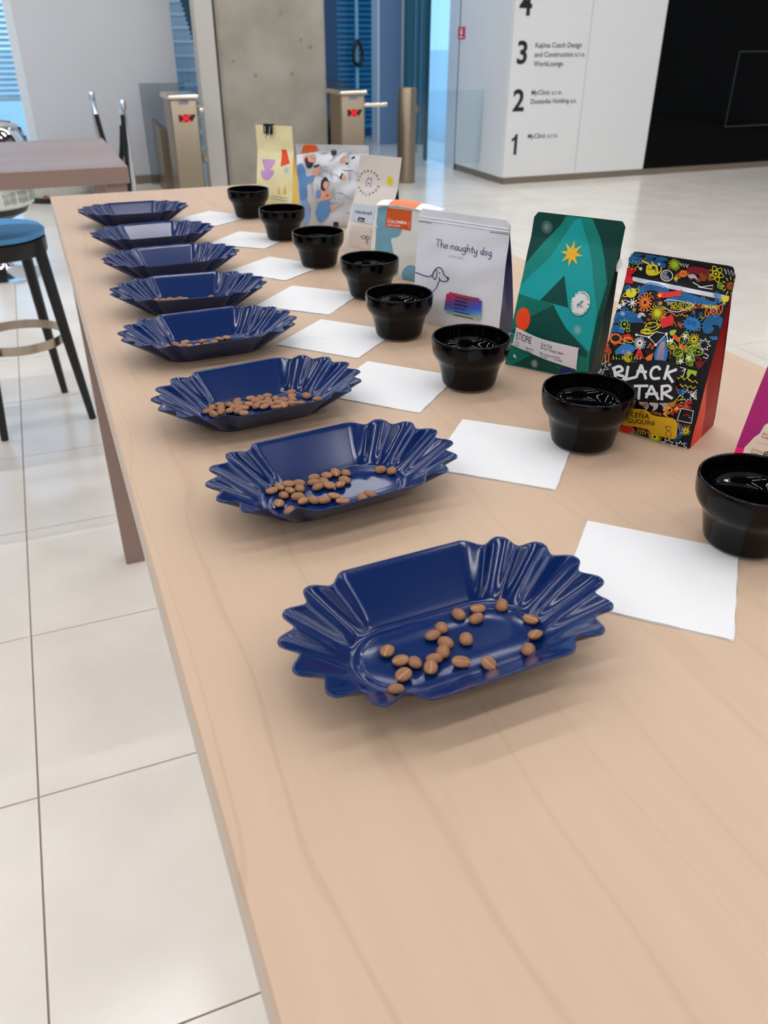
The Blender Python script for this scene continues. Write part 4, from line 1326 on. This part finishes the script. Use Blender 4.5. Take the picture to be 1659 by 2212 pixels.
for c in ((890, 770), (940, 780)):
    BS.ring(c, 20, 6, (18, 50, 90)); BS.circle(c, 8, (18, 50, 90))
BS.ring((932, 682), 14, 6, BL); BS.ring((1000, 695), 14, 6, BL)
for k in range(9):
    BS.stroke(arc((1120, 805), 95 - 10 * k, 105 - 11 * k, 130 - 10 * k, 400 - 10 * k, 14, 0.2), 6.5, BL)
for k in range(5):
    BS.stroke(curve([(1090 + 14 * k, 900), (1120 + 12 * k, 930), (1150 + 6 * k, 920)]), 8, BL)
zig((805, 705), 5, 20, -16, 7, YE); zig((1000, 710), 3, 18, 26, 8, YE)
BS.commit('doodle_print', 'colourful doodles in the upper half')
planet((205, 920), 58, OR, 0.35, 2); BS.circle((205, 915), 40, (30, 22, 18), 30)
planet((320, 905), 36, RD, 0.2); BS.ring((330, 930), 44, 7, YE, 20, 0.3)
BS.stroke([(405, 880), (525, 900), (595, 970), (690, 870), (590, 850), (525, 900)], 8, WH); BS.stroke([(690, 870), (705, 935)], 8, WH)
for q in ((405, 880), (525, 900), (595, 970), (690, 870), (705, 935)):
    BS.circle(q, 12, WH)
flower((440, 955), 66, 16, WH, 7)
for k in range(7):
    BS.stroke([(440, 990), (395 + 16 * k, 1100)], 7, RD)
BS.fill(curve([(590, 1120), (590, 1040), (640, 930), (680, 895), (690, 960), (710, 1040), (680, 1140), (590, 1120)], 6), BL)
for k in range(5):
    BS.stroke(curve([(610 + 14 * k, 1110), (625 + 12 * k, 1020), (655 + 6 * k, 940)]), 5, (224, 140, 110))
BS.fill(curve([(225, 1010), (300, 960), (385, 985), (390, 1030), (320, 1060), (215, 1050), (225, 1010)], 6), BL)
BS.text('OOO', (270, 1005), 44, (224, 140, 110), (1, 0.1), bold=0.01); BS.text('FOR', (275, 1050), 44, (224, 140, 110), (1, 0.1), bold=0.01)
flower((110, 1000), 55, 9, RD, 15); bean2((145, 1035), 36, 0.4, BR_); bean2((85, 1075), 28, 1.2, BR_)
for k in range(4):
    BS.stroke([(60 + 30 * k, 1060), (45 + 34 * k, 1140)], 12, OR)
for k in range(10):
    BS.stroke([(200 + 28 * k, 1110), (190 + 30 * k, 1075 + 12 * (k % 3))], 9, LG)
waves((345, 1090), 52, 5, 7, YE, 30, 270)
leaf((830, 1010), (880, 850), 0.26, LG); leaf((800, 1000), (700, 960), 0.3, LG); leaf((870, 1010), (1040, 1050), 0.26, LG)
leaf((850, 1020), (760, 1060), 0.45, LG); leaf((860, 1040), (990, 980), 0.2, LG); leaf((880, 1060), (960, 1120), 0.3, LG); leaf((850, 1050), (800, 1150), 0.25, LG); leaf((880, 1090), (940, 1170), 0.3, LG)
for q in ((770, 900), (800, 920), (750, 995), (855, 1000), (830, 985)):
    BS.circle(q, 22, (236, 84, 44))
for q in ((865, 895), (738, 935), (905, 1100), (835, 1125)):
    BS.fill(starpts(q, 36, 13, 5, 0.5), WH)
BS.fill(curve([(725, 840), (780, 835), (760, 880), (725, 880), (725, 840)], 4), LG)
flower((950, 925), 62, 14, YE, 7)
BS.stroke(starpts((1045, 975), 62, 34, 8, 0.2), 9, WH, closed=True)
BS.stroke([(1050, 1055), (1085, 1075), (1075, 1105), (1040, 1090)], 8, WH)
zig((520, 1000), 4, 22, -50, 14, OR); BS.fill([(500, 1090), (580, 1040), (560, 1120), (540, 1150)], OR)
BS.fill(starpts((530, 1150), 20, 9, 5), LG)
BS.fill(starpts((400, 1150), 34, 14, 6), WH)
BS.stroke(starpts((90, 1185), 74, 24, 5, 0.3), 8, WH, closed=True)
for k in range(5):
    BS.stroke([(1010, 1180), (960 + 26 * k, 1120 + 14 * (k % 2))], 10, DR)
BS.fill(starpts((1005, 1165), 50, 20, 7), DR)
BS.commit('doodle_print', 'colourful doodles in the middle')
# lower part
BS.stroke([(825, 1180), (880, 1195), (850, 1280), (815, 1240), (880, 1195)], 8, WH)
BS.fill([(900, 1200), (985, 1220), (975, 1270), (935, 1240), (900, 1290), (890, 1240)], LG)
zig((790, 1255), 6, 26, 30, 10, YE); zig((830, 1340), 7, 24, 24, 9, YE); zig((920, 1300), 4, 24, 22, 8, YE)
BS.stroke(starpts((890, 1455), 66, 34, 8, 0.1), 9, WH, closed=True)
for k in range(5):
    BS.stroke([(930, 1450), (985, 1400 + 24 * k)], 7, WH)
swoosh([(780, 1370), (830, 1400), (880, 1380)], 4, 13, 9, BL); BS.fill(starpts((790, 1390), 36, 14, 5), RD)
burst(BS, (770, 1520), 60, 90, 14, 8, YE, 1.0); BS.fill(curve([(700, 1520), (740, 1480), (790, 1510), (770, 1560), (720, 1560), (700, 1520)], 5), (176, 120, 44))
for c, n in (((560, 1540), 7), ((650, 1540), 6), ((470, 1545), 5)):
    waves(c, 62, n, 7, WH, 190, 380)
BS.fill(starpts((488, 1530), 44, 20, 7), BR_)
BS.fill([(705, 1530), (728, 1540), (690, 1650), (668, 1630)], OR)
BS.text('FILTRUJ', (712, 1660), 60, YE, (0.55, -1), bold=0.01)
waves((905, 1545), 42, 4, 8, RD, 0, 300); waves((820, 1560), 34, 3, 8, RD, 30, 330); waves((770, 1610), 34, 3, 8, RD, 60, 360)
BS.fill(starpts((800, 1575), 30, 12, 6), YE)
BS.stroke([(840, 1575), (950, 1605), (930, 1725), (800, 1690)], 8, WH, closed=True)
zig((810, 1720), 9, 13, 60, 9, OR)
for k in range(14):
    a = -0.9 + k * 0.16
    BS.stroke([(720 + 95 * math.cos(a), 1800 + 75 * math.sin(a)), (720 + 140 * math.cos(a), 1800 + 112 * math.sin(a))], 8, BL)
flower((580, 1860), 72, 18, YE, 9); flower((880, 1800), 46, 10, YE, 8)
BS.stroke(starpts((820, 1960), 62, 34, 8, 0.1), 10, WH, closed=True); BS.stroke(starpts((700, 1935), 62, 34, 8, 0.4), 10, WH, closed=True)
for k in range(6):
    BS.stroke([(380 + 22 * k, 1840), (372 + 25 * k, 1790 + 12 * (k % 2))], 9, LG)
BS.fill(curve([(250, 1790), (310, 1750), (380, 1780), (350, 1830), (260, 1830), (250, 1790)], 5), RD); BS.ring((320, 1790), 66, 8, OR, 40, 0.1)
bean2((455, 1780), 44, 0.3, BR_); BS.circle((525, 1815), 18, RD)
swoosh([(380, 1880), (460, 1900), (520, 1920)], 4, 12, 9, BL)
swoosh([(240, 1845), (300, 1865), (360, 1885)], 3, 12, 8, BL)
for q in ((605, 1620), (640, 1630), (570, 1610)):
    bean2(q, 20, 0.5, BR_)
BS.commit('doodle_print', 'colourful doodles in the lower half')
BS.fill(curve([(170, 1250), (180, 1160), (480, 1120), (640, 1110), (800, 1150), (845, 1230), (790, 1300), (800, 1470), (700, 1520), (400, 1500), (130, 1450), (150, 1330), (170, 1250)], 6), (22, 22, 24))
BS.commit('title_ground', 'black ground behind the title')
def brush(paths, wd=26):
    for p in paths:
        BS.stroke(p, wd, (232, 232, 232))
brush([[(212, 1200), (232, 1320)], curve([(190, 1195), (260, 1170), (290, 1205), (225, 1240), (300, 1265), (290, 1300), (215, 1312)])])
brush([[(345, 1165), (320, 1305)], [(300, 1300), (420, 1270)]])
brush([[(470, 1150), (420, 1275)], [(470, 1150), (515, 1290)], [(425, 1215), (525, 1218)]])
brush([curve([(650, 1200), (625, 1170), (580, 1185), (560, 1240), (585, 1280), (650, 1275)])])
brush([[(725, 1155), (690, 1290)], [(805, 1195), (700, 1235)], [(715, 1230), (770, 1320)]])
brush([curve([(330, 1335), (280, 1330), (250, 1365), (320, 1400), (310, 1450), (230, 1455)])])
brush([[(400, 1355), (540, 1350)], [(455, 1355), (445, 1485)]])
brush([[(570, 1345), (515, 1470)], [(570, 1345), (635, 1485)], [(510, 1430), (630, 1425)]])
brush([[(670, 1350), (665, 1490)], curve([(660, 1355), (730, 1350), (745, 1390), (672, 1425)]), [(680, 1420), (765, 1475)]])
BS.commit('title_lettering', 'white brushed BLACK STAR lettering')
BS.fill(curve([(150, 1590), (330, 1575), (500, 1585), (590, 1640), (740, 1660), (800, 1700), (805, 1780), (790, 1860), (730, 1870), (600, 1830), (500, 1770), (330, 1745), (200, 1720), (130, 1660), (150, 1590)], 6), (206, 160, 24))
BS.commit('flavour_patch', 'mustard yellow patch')
BS.text('KEŇA', (352, 1655), 72, (40, 30, 20), (1, 0.10), (0.08, -1), bold=0.012, space=1.05); BS.text('GUGUINI', (328, 1712), 64, (40, 30, 20), (1, 0.10), (0.08, -1), bold=0.012)
BS.stroke([(695, 1742), (750, 1750), (733, 1790), (752, 1825), (738, 1850), (705, 1845), (694, 1820), (713, 1785), (695, 1742)], 6, (90, 66, 24))
BS.stroke([(708, 1785), (735, 1790)], 8, (90, 66, 24))
BS.commit('patch_lettering')
# zip strip and red tear tab
MB().grid(lambda u, v: BS.front(0.07 + 0.915 * u, 0.838 - 0.012 * u + 0.022 * v, 0.0015), 30, 1).build('zip_strip', mat('clear_zip_strip', (206, 208, 214), 0.2, metal=0.15, var=0.25, scale=90), BS.root, angle=None, fix=False)
MB().grid(lambda u, v: BS.front(0.0 + 0.085 * u * (0.62 + 0.5 * abs(math.cos(math.pi * v)) ** 1.5), 0.822 + 0.085 * v, 0.0018), 6, 12).build('tear_tab', fmat((202, 22, 28)), BS.root, angle=None, fix=False)
# orange print on the right side fold
oj = MB()
oj.grid(lambda u, v: BS.gusset(1, 0.02 + u * (0.46 - 0.2 * v), 0.002 + v * 0.44) + Vector((0.0003, 0, 0)), 5, 18)
o = oj.build('side_print', fmat((240, 60, 26)), BS.root, angle=None, fix=False)
o['label'] = 'orange print on the red side fold'
tag(BS.root, 'black coffee bag covered in colourful doodles with BLACK STAR lettering', 'coffee bag', 'coffee bags on the table')

# ---- white dog bag
ND = Bag('coffee_bag', .486, 1.087, -58, .145, .158, .042, top_y=.009, seal=0.10, seed=3, rc=0.006, bulge=0.005, wave=0.0008)
M_PEARL = mat('pearl_white_foil', (226, 228, 234), 0.34, var=0.03, scale=12, coat=0.1)
M_NAVY = mat('navy_side_foil', (22, 30, 78), 0.4, var=0.06)
ND.build(M_PEARL, M_NAVY, back=M_NAVY, side_label='navy side fold')
ND.frame([(590, 205), (1578, 375), (1436, 1640), (546, 1420)])
NV = (52, 48, 104)
_bowl = [(.3, .42), (.16, .52), (.0, .26), (.14, .0), (.3, .16)]
_arch = [(.0, .28), (.16, .52), (.3, .38), (.3, .0)]
_tail = [(.3, .5), (.3, -.22), (.14, -.42), (-.04, -.28)]
SCRIPT = {'T': [[(-.02, .95), (.56, .97)], [(.28, .96), (.24, .0)]], 'h': [[(.0, 1.0), (.0, .0)], _arch], 'e': [[(.0, .24), (.32, .3), (.2, .52), (.02, .34), (.05, .06), (.2, .0), (.36, .12)]],
          'n': [[(.0, .5), (.0, .0)], _arch], 'a': [_bowl, [(.3, .5), (.3, .04), (.38, .0)]], 'u': [[(.0, .5), (.0, .16), (.14, .0), (.3, .16)], [(.3, .5), (.3, .04), (.38, .0)]],
          'g': [_bowl, _tail], 't': [[(.12, .82), (.12, .1), (.24, .0)], [(-.04, .52), (.28, .54)]], 'y': [[(.0, .5), (.0, .16), (.14, .0), (.3, .16)], _tail],
          'd': [_bowl, [(.3, 1.0), (.3, .04), (.38, .0)]], 'o': [[(.15, .5), (.0, .26), (.15, .0), (.3, .26), (.15, .5)]]}
def script(b, body, org, size, adv, wd, rgb, ex=(1, 0.212), ey=(0.10, -1)):
    x = 0.0
    for chs in body:
        if chs == ' ':
            x += adv * 0.55
            continue
        for pl in SCRIPT[chs]:
            pts = curve(pl, 5) if len(pl) > 2 else pl
            b.stroke([(org[0] + (x + q[0]) * size * ex[0] + q[1] * size * ey[0], org[1] + (x + q[0]) * size * ex[1] + q[1] * size * ey[1]) for q in pts], wd, rgb)
        x += adv * (1.35 if chs == 'T' else 0.8 if chs == 't' else 1.0)
script(ND, 'The naughty dog', (785, 632), 82, 0.46, 7, NV, ex=(1.13, 0.235))
ND.text('COFFEE', (935, 750), 34, (150, 150, 170), (1, 0.2), (0.05, -1), space=1.4)
ND.commit('title_lettering', 'navy The naughty dog lettering')
ND.stroke(curve([(545, 905), (600, 918), (680, 945), (735, 955), (765, 935), (790, 890), (822, 860), (850, 862), (876, 890), (890, 935), (915, 962), (938, 972), (935, 990), (905, 1012), (868, 1008), (845, 990), (838, 965)]), 10, NV)
ND.stroke(curve([(800, 875), (778, 905), (768, 945), (790, 990), (808, 960), (815, 915), (800, 880)]), 8, NV)
ND.stroke(curve([(845, 990), (825, 1030), (800, 1085), (760, 1120)]), 8, NV)
ND.circle((845, 918), 7, NV); ND.circle((933, 975), 11, NV)
ND.commit('dog_drawing', 'navy line drawing of a long dog')
# holographic sticker: strips of rainbow colour
hol = [(232, 40, 70), (196, 52, 92), (132, 60, 120), (84, 72, 150), (56, 84, 200), (60, 120, 220), (90, 190, 180), (150, 220, 110)]
def qd(u, v):
    a = np.array((925, 1118)) * (1 - u) + np.array((1290, 1205)) * u
    b = np.array((888, 1335)) * (1 - u) + np.array((1275, 1440)) * u
    return tuple(a * (1 - v) + b * v)
HOL = np.array([[(226, 40, 72), (206, 60, 84), (176, 74, 70), (120, 60, 120)], [(190, 48, 96), (128, 72, 120), (110, 70, 116), (70, 74, 190)],
                [(112, 70, 128), (84, 76, 140), (66, 88, 190), (54, 98, 226)], [(86, 86, 150), (70, 96, 190), (64, 120, 220), (110, 190, 214)], [(120, 196, 190), (150, 220, 170), (190, 222, 130), (226, 160, 110)]], float)
NU, NVV = 16, 12
for k in range(NVV):
    for j in range(NU):
        u0, u1, v0, v1 = j / NU, (j + 1) / NU, k / NVV, (k + 1) / NVV
        uu, vv = (u0 + u1) / 2, (v0 + v1) / 2
        if (min(uu, 1 - uu) * 1.8 + min(vv, 1 - vv)) < 0.13:
            continue
        a, b_ = uu * 3, vv * 4
        i0, j0 = min(int(b_), 3), min(int(a), 2)
        fa, fb = a - j0, b_ - i0
        c = (HOL[i0, j0] * (1 - fa) + HOL[i0, j0 + 1] * fa) * (1 - fb) + (HOL[i0 + 1, j0] * (1 - fa) + HOL[i0 + 1, j0 + 1] * fa) * fb
        ND.fill([qd(u0, v0), qd(u1, v0), qd(u1, v1), qd(u0, v1)], tuple(int(q // 12 * 12 + 6) for q in c), 0.25)
ND.commit('holographic_sticker', 'rainbow holographic sticker')
for k, wd in enumerate((150, 130, 140, 120, 170, 200)):
    y = 1175 + k * 38
    ND.stroke([(1015 - 4 * k, y), (1015 - 4 * k + wd, y + wd * 0.24)], 9 if k not in (1, 2) else 16, (52, 36, 84))
ND.commit('sticker_lettering')
# zip ridge below the seal
zr = MB()
for q in (0.90, 0.925):
    zr.grid(lambda u, v: ND.front(0.01 + 0.98 * u, q + 0.012 * v, 0.0012 * math.sin(math.pi * v)), 24, 4)
zr.build('zip_ridge', M_PEARL, ND.root, angle=None, fix=False)
for u0, u1 in ((0.0, 0.16), (0.80, 1.0)):
    MB().grid(lambda u, v: ND.front(u0 + (u1 - u0) * u, 0.886 + 0.006 * v, 0.0004), 8, 1).build('tear_line', fmat((120, 122, 150)), ND.root, angle=None, fix=False)
tag(ND.root, 'pearl white coffee bag with navy dog drawing and rainbow sticker', 'coffee bag', 'coffee bags on the table')

# ---- teal and white bag with the orange label (sheet: crop at 5.53)
CB = Bag('coffee_bag', .530, 1.36, -62, .13, .113, .062, top_y=.010, seal=0.04, seed=4, bulge=0.003, sag=-0.004)
M_CREAM = mat('off_white_board', (218, 218, 212), 0.5, var=0.02)
M_CTOP = mat('white_board', (232, 234, 236), 0.5, var=0.02)
CB.build(M_CREAM, M_CREAM)
CB.frame([(1193, 1108), (2010, 1262), (1846, 2089), (1150, 1934)])
TL = (112, 160, 178)
CB.fill(curve([(1195, 1140), (1340, 1150), (1440, 1300), (1520, 1440), (1480, 1530), (1385, 1555), (1400, 1640), (1420, 1760), (1440, 1960), (1140, 1930), (1150, 1420), (1200, 1410), (1170, 1280), (1195, 1140)], 4), TL)
CB.circle((1610, 1985), 115, TL, 125)
CB.commit('printed_artwork', 'dusty teal rounded shapes')
CB.fill([(1318, 1165), (1655, 1225), (1645, 1470), (1312, 1405)], (206, 84, 22))
CB.commit('paper_label', 'orange COLOMBIA label')
CB.text('COLOMBIA', (1335, 1355), 52, (250, 236, 226), (1, 0.14), (0, -1), bold=0.02)
CB.text('HUILA WASHED', (1335, 1390), 24, (250, 236, 226), (1, 0.14), (0, -1), bold=0.02)
CB.text('250 g', (1335, 1302), 18, (250, 236, 226), (1, 0.14), (0, -1))
for k in range(4):
    CB.stroke([(1618, 1360 + 22 * k), (1634, 1363 + 22 * k)], 5, (250, 236, 226))
CB.commit('label_lettering')
# folded-over top
def fold(u, v):
    p = CB.front(u, 1.0)
    return Vector((p.x, p.y - 0.004 + 0.034 * v, p.z + 0.0015 + 0.006 * math.sin(math.pi * v * 0.9)))
MB().grid(fold, 20, 6).build('folded_top', M_CTOP, CB.root, angle=None, fix=False)
MB().grid(lambda u, v: fold(0.20 + 0.45 * u, 0.02 + 0.85 * v) + Vector((0, 0, 0.0006)), 10, 6).build('label_flap', fmat((236, 126, 76)), CB.root, angle=None, fix=False)['label'] = 'orange label folded over the top'
tag(CB.root, 'short white and dusty teal coffee bag with orange COLOMBIA label', 'coffee bag', 'coffee bags on the table')

# ---- beige bag (sheet: crop at 5.53 from 600,240)
BG = Bag('coffee_bag', .531, 1.53, -54, .088, .174, .062, shift=.024, seal=0.30, seed=8, bulge=0.004, wave=0.0007, w_top=.090)
M_BEIGE = mat('warm_white_paper', (228, 220, 210), 0.75, var=0.03, scale=15, bump=0.15, bscale=300)
M_NAVY2 = mat('ink_navy_side', (18, 24, 52), 0.5, var=0.05)
BG.build(M_BEIGE, M_NAVY2, back=M_NAVY2, side_label='ink navy side fold')
BG.frame([(1005, 532), (1480, 596), (1240, 1755), (775, 1682)])
for k, chs in enumerate('NORDBEANS ROASTERS '):
    a = -2.9 + k * 2 * math.pi / 19
    BG.text(chs, (1075 + 108 * math.cos(a), 868 + 122 * math.sin(a)), 40, (60, 58, 60), (-math.sin(a), math.cos(a) * 1.1), bold=0.006, align='CENTER')
BG.stroke([(1040, 905), (1055, 830), (1110, 840), (1095, 920)], 6, (90, 96, 140), closed=True)
BG.stroke([(1055, 830), (1075, 815), (1120, 826), (1110, 840)], 6, (90, 96, 140)); BG.circle((1075, 880), 10, (120, 126, 160))
BG.circle((1322, 860), 34, (236, 214, 30), 52, 0.15)
BG.text('1', (1314, 880), 48, (90, 80, 20), (1, 0.1))
BG.commit('printed_emblem', 'round lettering and yellow dot')
BG.fill([(905, 1100), (1185, 1140), (1150, 1350), (890, 1300)], (196, 206, 214))
BG.fill([(900, 1345), (1150, 1385), (1120, 1650), (850, 1600)], (214, 200, 188))
BG.commit('paper_label', 'pale grey label')
BG.text('martineš', (935, 1215), 60, (60, 60, 64), (1, 0.13), (0.02, -1), bold=0.01); BG.fill([(985, 1262), (1068, 1276), (1058, 1322), (975, 1306)], (50, 52, 58))
BG.text('330 g', (992, 1302), 30, (220, 224, 228), (1, 0.15), (0.02, -1), bold=0.02)
BG.ring((1055, 1500), 34, 6, (70, 60, 56), 18, 0.1); BG.ring((1100, 1510), 26, 6, (70, 60, 56), 18, 0.1); BG.stroke([(1100, 1530), (1100, 1600)], 6, (70, 60, 56)); BG.stroke([(1085, 1530), (1085, 1580)], 5, (70, 60, 56))
BG.commit('label_lettering')
tag(BG.root, 'warm white paper coffee bag with ring of lettering and yellow dot', 'coffee bag', 'coffee bags on the table')

# ---- silver illustrated bag (same sheet)
IL = Bag('coffee_bag', .524, 1.79, -30, .150, .163, .045, shift=-.004, seal=0.12, seed=6, bulge=0.008, wave=0.0014, w_top=.158)
M_SILVER = mat('silver_film', (206, 208, 212), 0.3, metal=0.25, var=0.10, scale=25, bump=0.2, bscale=60)
IL.build(M_SILVER, M_SILVER)
IL.frame([(228, 385), (1152, 440), (1120, 1400), (330, 1370)])
IL.base = 0.0007
GY = (160, 162, 166)
rnd = random.Random(12)
for k in range(46):
    x, y = rnd.uniform(430, 1120), rnd.uniform(440, 1290)
    a = rnd.choice((0.6, -0.6, 0.05, 1.5)); l = rnd.uniform(60, 150)
    for j in range(3):
        IL.stroke([(x + 12 * j, y + 5 * j), (x + 12 * j + l * math.cos(a), y + 5 * j + l * math.sin(a))], 3.5, GY)
IL.commit('line_print', 'fine grey line drawing')
SK, JB, JB2, DK = (226, 164, 134), (96, 142, 192), (132, 166, 208), (48, 46, 52)
IL.fill(curve([(330, 560), (400, 530), (490, 560), (480, 640), (430, 690), (360, 640), (330, 560)], 4), SK)
IL.fill(curve([(305, 505), (350, 405), (480, 405), (515, 480), (420, 500), (310, 515), (305, 505)], 5), (224, 98, 34))
IL.fill(curve([(355, 590), (385, 560), (410, 620), (470, 640), (440, 700), (390, 690), (355, 590)], 5), DK)
IL.stroke(arc((470, 560), 26, 30, 0, 340), 5, DK)
IL.fill(curve([(270, 660), (330, 640), (370, 720), (390, 800), (480, 790), (470, 870), (400, 900), (410, 1000), (380, 1100), (330, 1100), (300, 900), (270, 760), (270, 660)], 4), JB)
IL.fill(curve([(470, 720), (540, 690), (550, 760), (500, 800), (465, 780), (470, 720)], 4), SK)
IL.fill([(480, 675), (545, 650), (550, 675), (490, 700)], DK)
IL.fill(curve([(330, 1090), (400, 1080), (450, 1200), (410, 1340), (330, 1340), (340, 1200), (330, 1090)], 4), JB2)
IL.circle((720, 512), 36, DK, 42)
IL.fill(curve([(575, 960), (580, 860), (630, 810), (668, 860), (640, 900), (620, 980), (575, 960)], 4), DK)
IL.circle((640, 905), 34, SK, 44)
IL.fill(curve([(520, 1000), (570, 950), (620, 980), (690, 970), (690, 1060), (560, 1100), (520, 1060), (520, 1000)], 4), SK)
IL.fill(curve([(520, 980), (575, 960), (580, 1040), (530, 1060), (520, 980)], 4), JB)
IL.fill(curve([(560, 1095), (670, 1080), (700, 1180), (640, 1290), (570, 1330), (520, 1240), (540, 1150), (560, 1095)], 4), JB)
IL.circle((660, 1030), 16, (206, 60, 50)); IL.fill(curve([(690, 1130), (740, 1160), (745, 1200), (700, 1180), (690, 1130)], 4), SK)
IL.fill([(800, 830), (830, 765), (845, 780), (820, 845)], DK); IL.circle((850, 820), 22, SK, 30)
IL.fill(curve([(800, 600), (850, 560), (860, 640), (800, 650), (800, 600)], 4), SK); IL.fill([(870, 640), (905, 655), (900, 670), (868, 668)], DK)
IL.fill([(935, 590), (975, 570), (985, 590), (945, 606)], DK); IL.fill([(900, 690), (918, 694), (912, 706)], DK)
for k in range(4):
    IL.stroke([(700, 448 + 14 * k), (1120, 470 + 14 * k)], 4, (232, 232, 236))
IL.fill([(730, 1320), (790, 1325), (785, 1380), (728, 1372)], DK)
IL.commit('illustration', 'people in blue with an orange cap')
tag(IL.root, 'silver coffee bag illustrated with people, one wearing an orange cap', 'coffee bag', 'coffee bags on the table')

# ---- pale yellow bag (sheet: crop at 3.77 from 480,250)
YB = Bag('coffee_bag', .487, 2.022, -42, .094, .181, .05, shift=-.004, seal=0.30, seed=2, bulge=0.005, wave=0.0011)
M_YEL = mat('pale_yellow_paper', (240, 230, 178), 0.65, var=0.04, scale=12, bump=0.15, bscale=120)
M_YEL2 = mat('golden_yellow_side', (236, 200, 96), 0.65, var=0.05)
YB.build(M_YEL, M_YEL2, side_label='golden yellow side fold')
YB.frame([(262, 72), (580, 100), (577, 777), (289, 755)])
LI = (206, 160, 206)
YB.fill(curve([(318, 368), (430, 375), (415, 430), (385, 455), (345, 445), (318, 368)], 4), LI)
YB.fill(curve([(312, 455), (425, 455), (420, 500), (370, 535), (330, 510), (312, 455)], 4), LI)
YB.fill([(483, 290), (520, 298), (556, 405), (482, 430)], (238, 82, 30))
YB.circle((530, 460), 26, (228, 226, 214), 36); YB.stroke([(522, 475), (524, 445)], 4, (120, 120, 120)); YB.stroke([(536, 475), (536, 445)], 4, (120, 120, 120))
for x in (474, 520):
    YB.fill([(x - 14, 640), (x, 570), (x + 12, 645)], (232, 190, 84))
YB.stroke([(410, 655), (545, 680)], 4, (150, 144, 120)); YB.stroke([(400, 672), (540, 700)], 4, (150, 144, 120))
YB.commit('printed_artwork', 'lilac and orange shapes')
tag(YB.root, 'pale yellow coffee bag with lilac and orange shapes and binder clip', 'coffee bag', 'coffee bags on the table')
clip = empty('binder_clip', YB.root.location, YB.root.rotation_euler.z)
cp = YB.front(0.36, 0.93)
MB().box(cp.x - 0.011, cp.x + 0.011, cp.y - 0.006, cp.y - 0.0025, YB.h * 0.90, YB.h * 1.012).box(cp.x - 0.011, cp.x + 0.011, cp.y + 0.0035, cp.y + 0.007, YB.h * 0.90, YB.h * 1.012).box(cp.x - 0.011, cp.x + 0.011, cp.y - 0.006, cp.y + 0.007, YB.h * 1.004, YB.h * 1.016).build('clip_body', M_BLACK, clip, smooth=False)
MB().tube([(cp.x - 0.007, cp.y - 0.0065, YB.h * 0.99), (cp.x - 0.005, cp.y - 0.009, YB.h * 0.93), (cp.x - 0.006, cp.y - 0.010, YB.h * 0.86), (cp.x + 0.006, cp.y - 0.010, YB.h * 0.86), (cp.x + 0.005, cp.y - 0.009, YB.h * 0.93), (cp.x + 0.007, cp.y - 0.0065, YB.h * 0.99)], 0.0010, 8).build('wire_handle', M_CHROME, clip)
tag(clip, 'small black and silver binder clip on the pale yellow bag', 'clip')

# ---- magenta bag (sheet: crop at 4.377 from 1280,520)
MG = Bag('coffee_bag', .583, .532, -64, .115, .19, .065, shift=.012, seal=0.16, seed=10, bulge=0.004)
M_MAG = mat('magenta_foil', (168, 14, 108), 0.4, var=0.06, scale=18)
MG.build(M_MAG, M_MAG)
MG.frame([(1975, 274), (3330, 500), (2461, 2544), (1282, 2167)])
MG.fill([(1340, 1920), (1440, 1945), (1700, 2010), (2461, 2300), (2461, 2544), (1282, 2167)], (240, 20, 120))
MG.commit('printed_band', 'hot pink lower band')
MG.fill([(1660, 1700), (1640, 1715), (1600, 1790), (1545, 1830), (1510, 1870), (1520, 1890), (1450, 1935), (1430, 2000), (1405, 2040), (1380, 2110), (1400, 2180), (2350, 2480), (2700, 1900), (2400, 1650), (1900, 1560)], (236, 216, 196))
MG.commit('paper_label', 'torn-edged cream label')
MG.text('BREWING', (1622, 1800), 32, (190, 110, 110), (1, 0.3), bold=0.004); MG.text('NAME', (1612, 1830), 32, (190, 110, 110), (1, 0.3), bold=0.004)
MG.text('COFFEE', (1515, 1955), 32, (190, 110, 110), (1, 0.34), bold=0.004); MG.text('NAME', (1505, 1985), 32, (190, 110, 110), (1, 0.34), bold=0.004)
MG.stroke([(1572, 1876), (1760, 1930)], 3, (190, 150, 140)); MG.stroke([(1440, 2040), (1560, 2075)], 3, (190, 150, 140))
for p in ([(1640, 1975), (1632, 2010)], curve([(1640, 1978), (1672, 1968), (1670, 1988), (1640, 1995), (1668, 2000), (1655, 2018), (1632, 2012)]),
          [(1612, 2020), (1598, 2062)], [(1640, 2015), (1605, 2042), (1636, 2066)], [(1652, 2030), (1642, 2072), (1680, 2076)], [(1650, 2030), (1690, 2030)], [(1648, 2052), (1680, 2054)]):
    MG.stroke(p, 8, (24, 22, 26))
MG.commit('label_lettering')
tag(MG.root, 'magenta coffee bag with torn cream label, cut off by the right edge', 'coffee bag', 'coffee bags on the table')
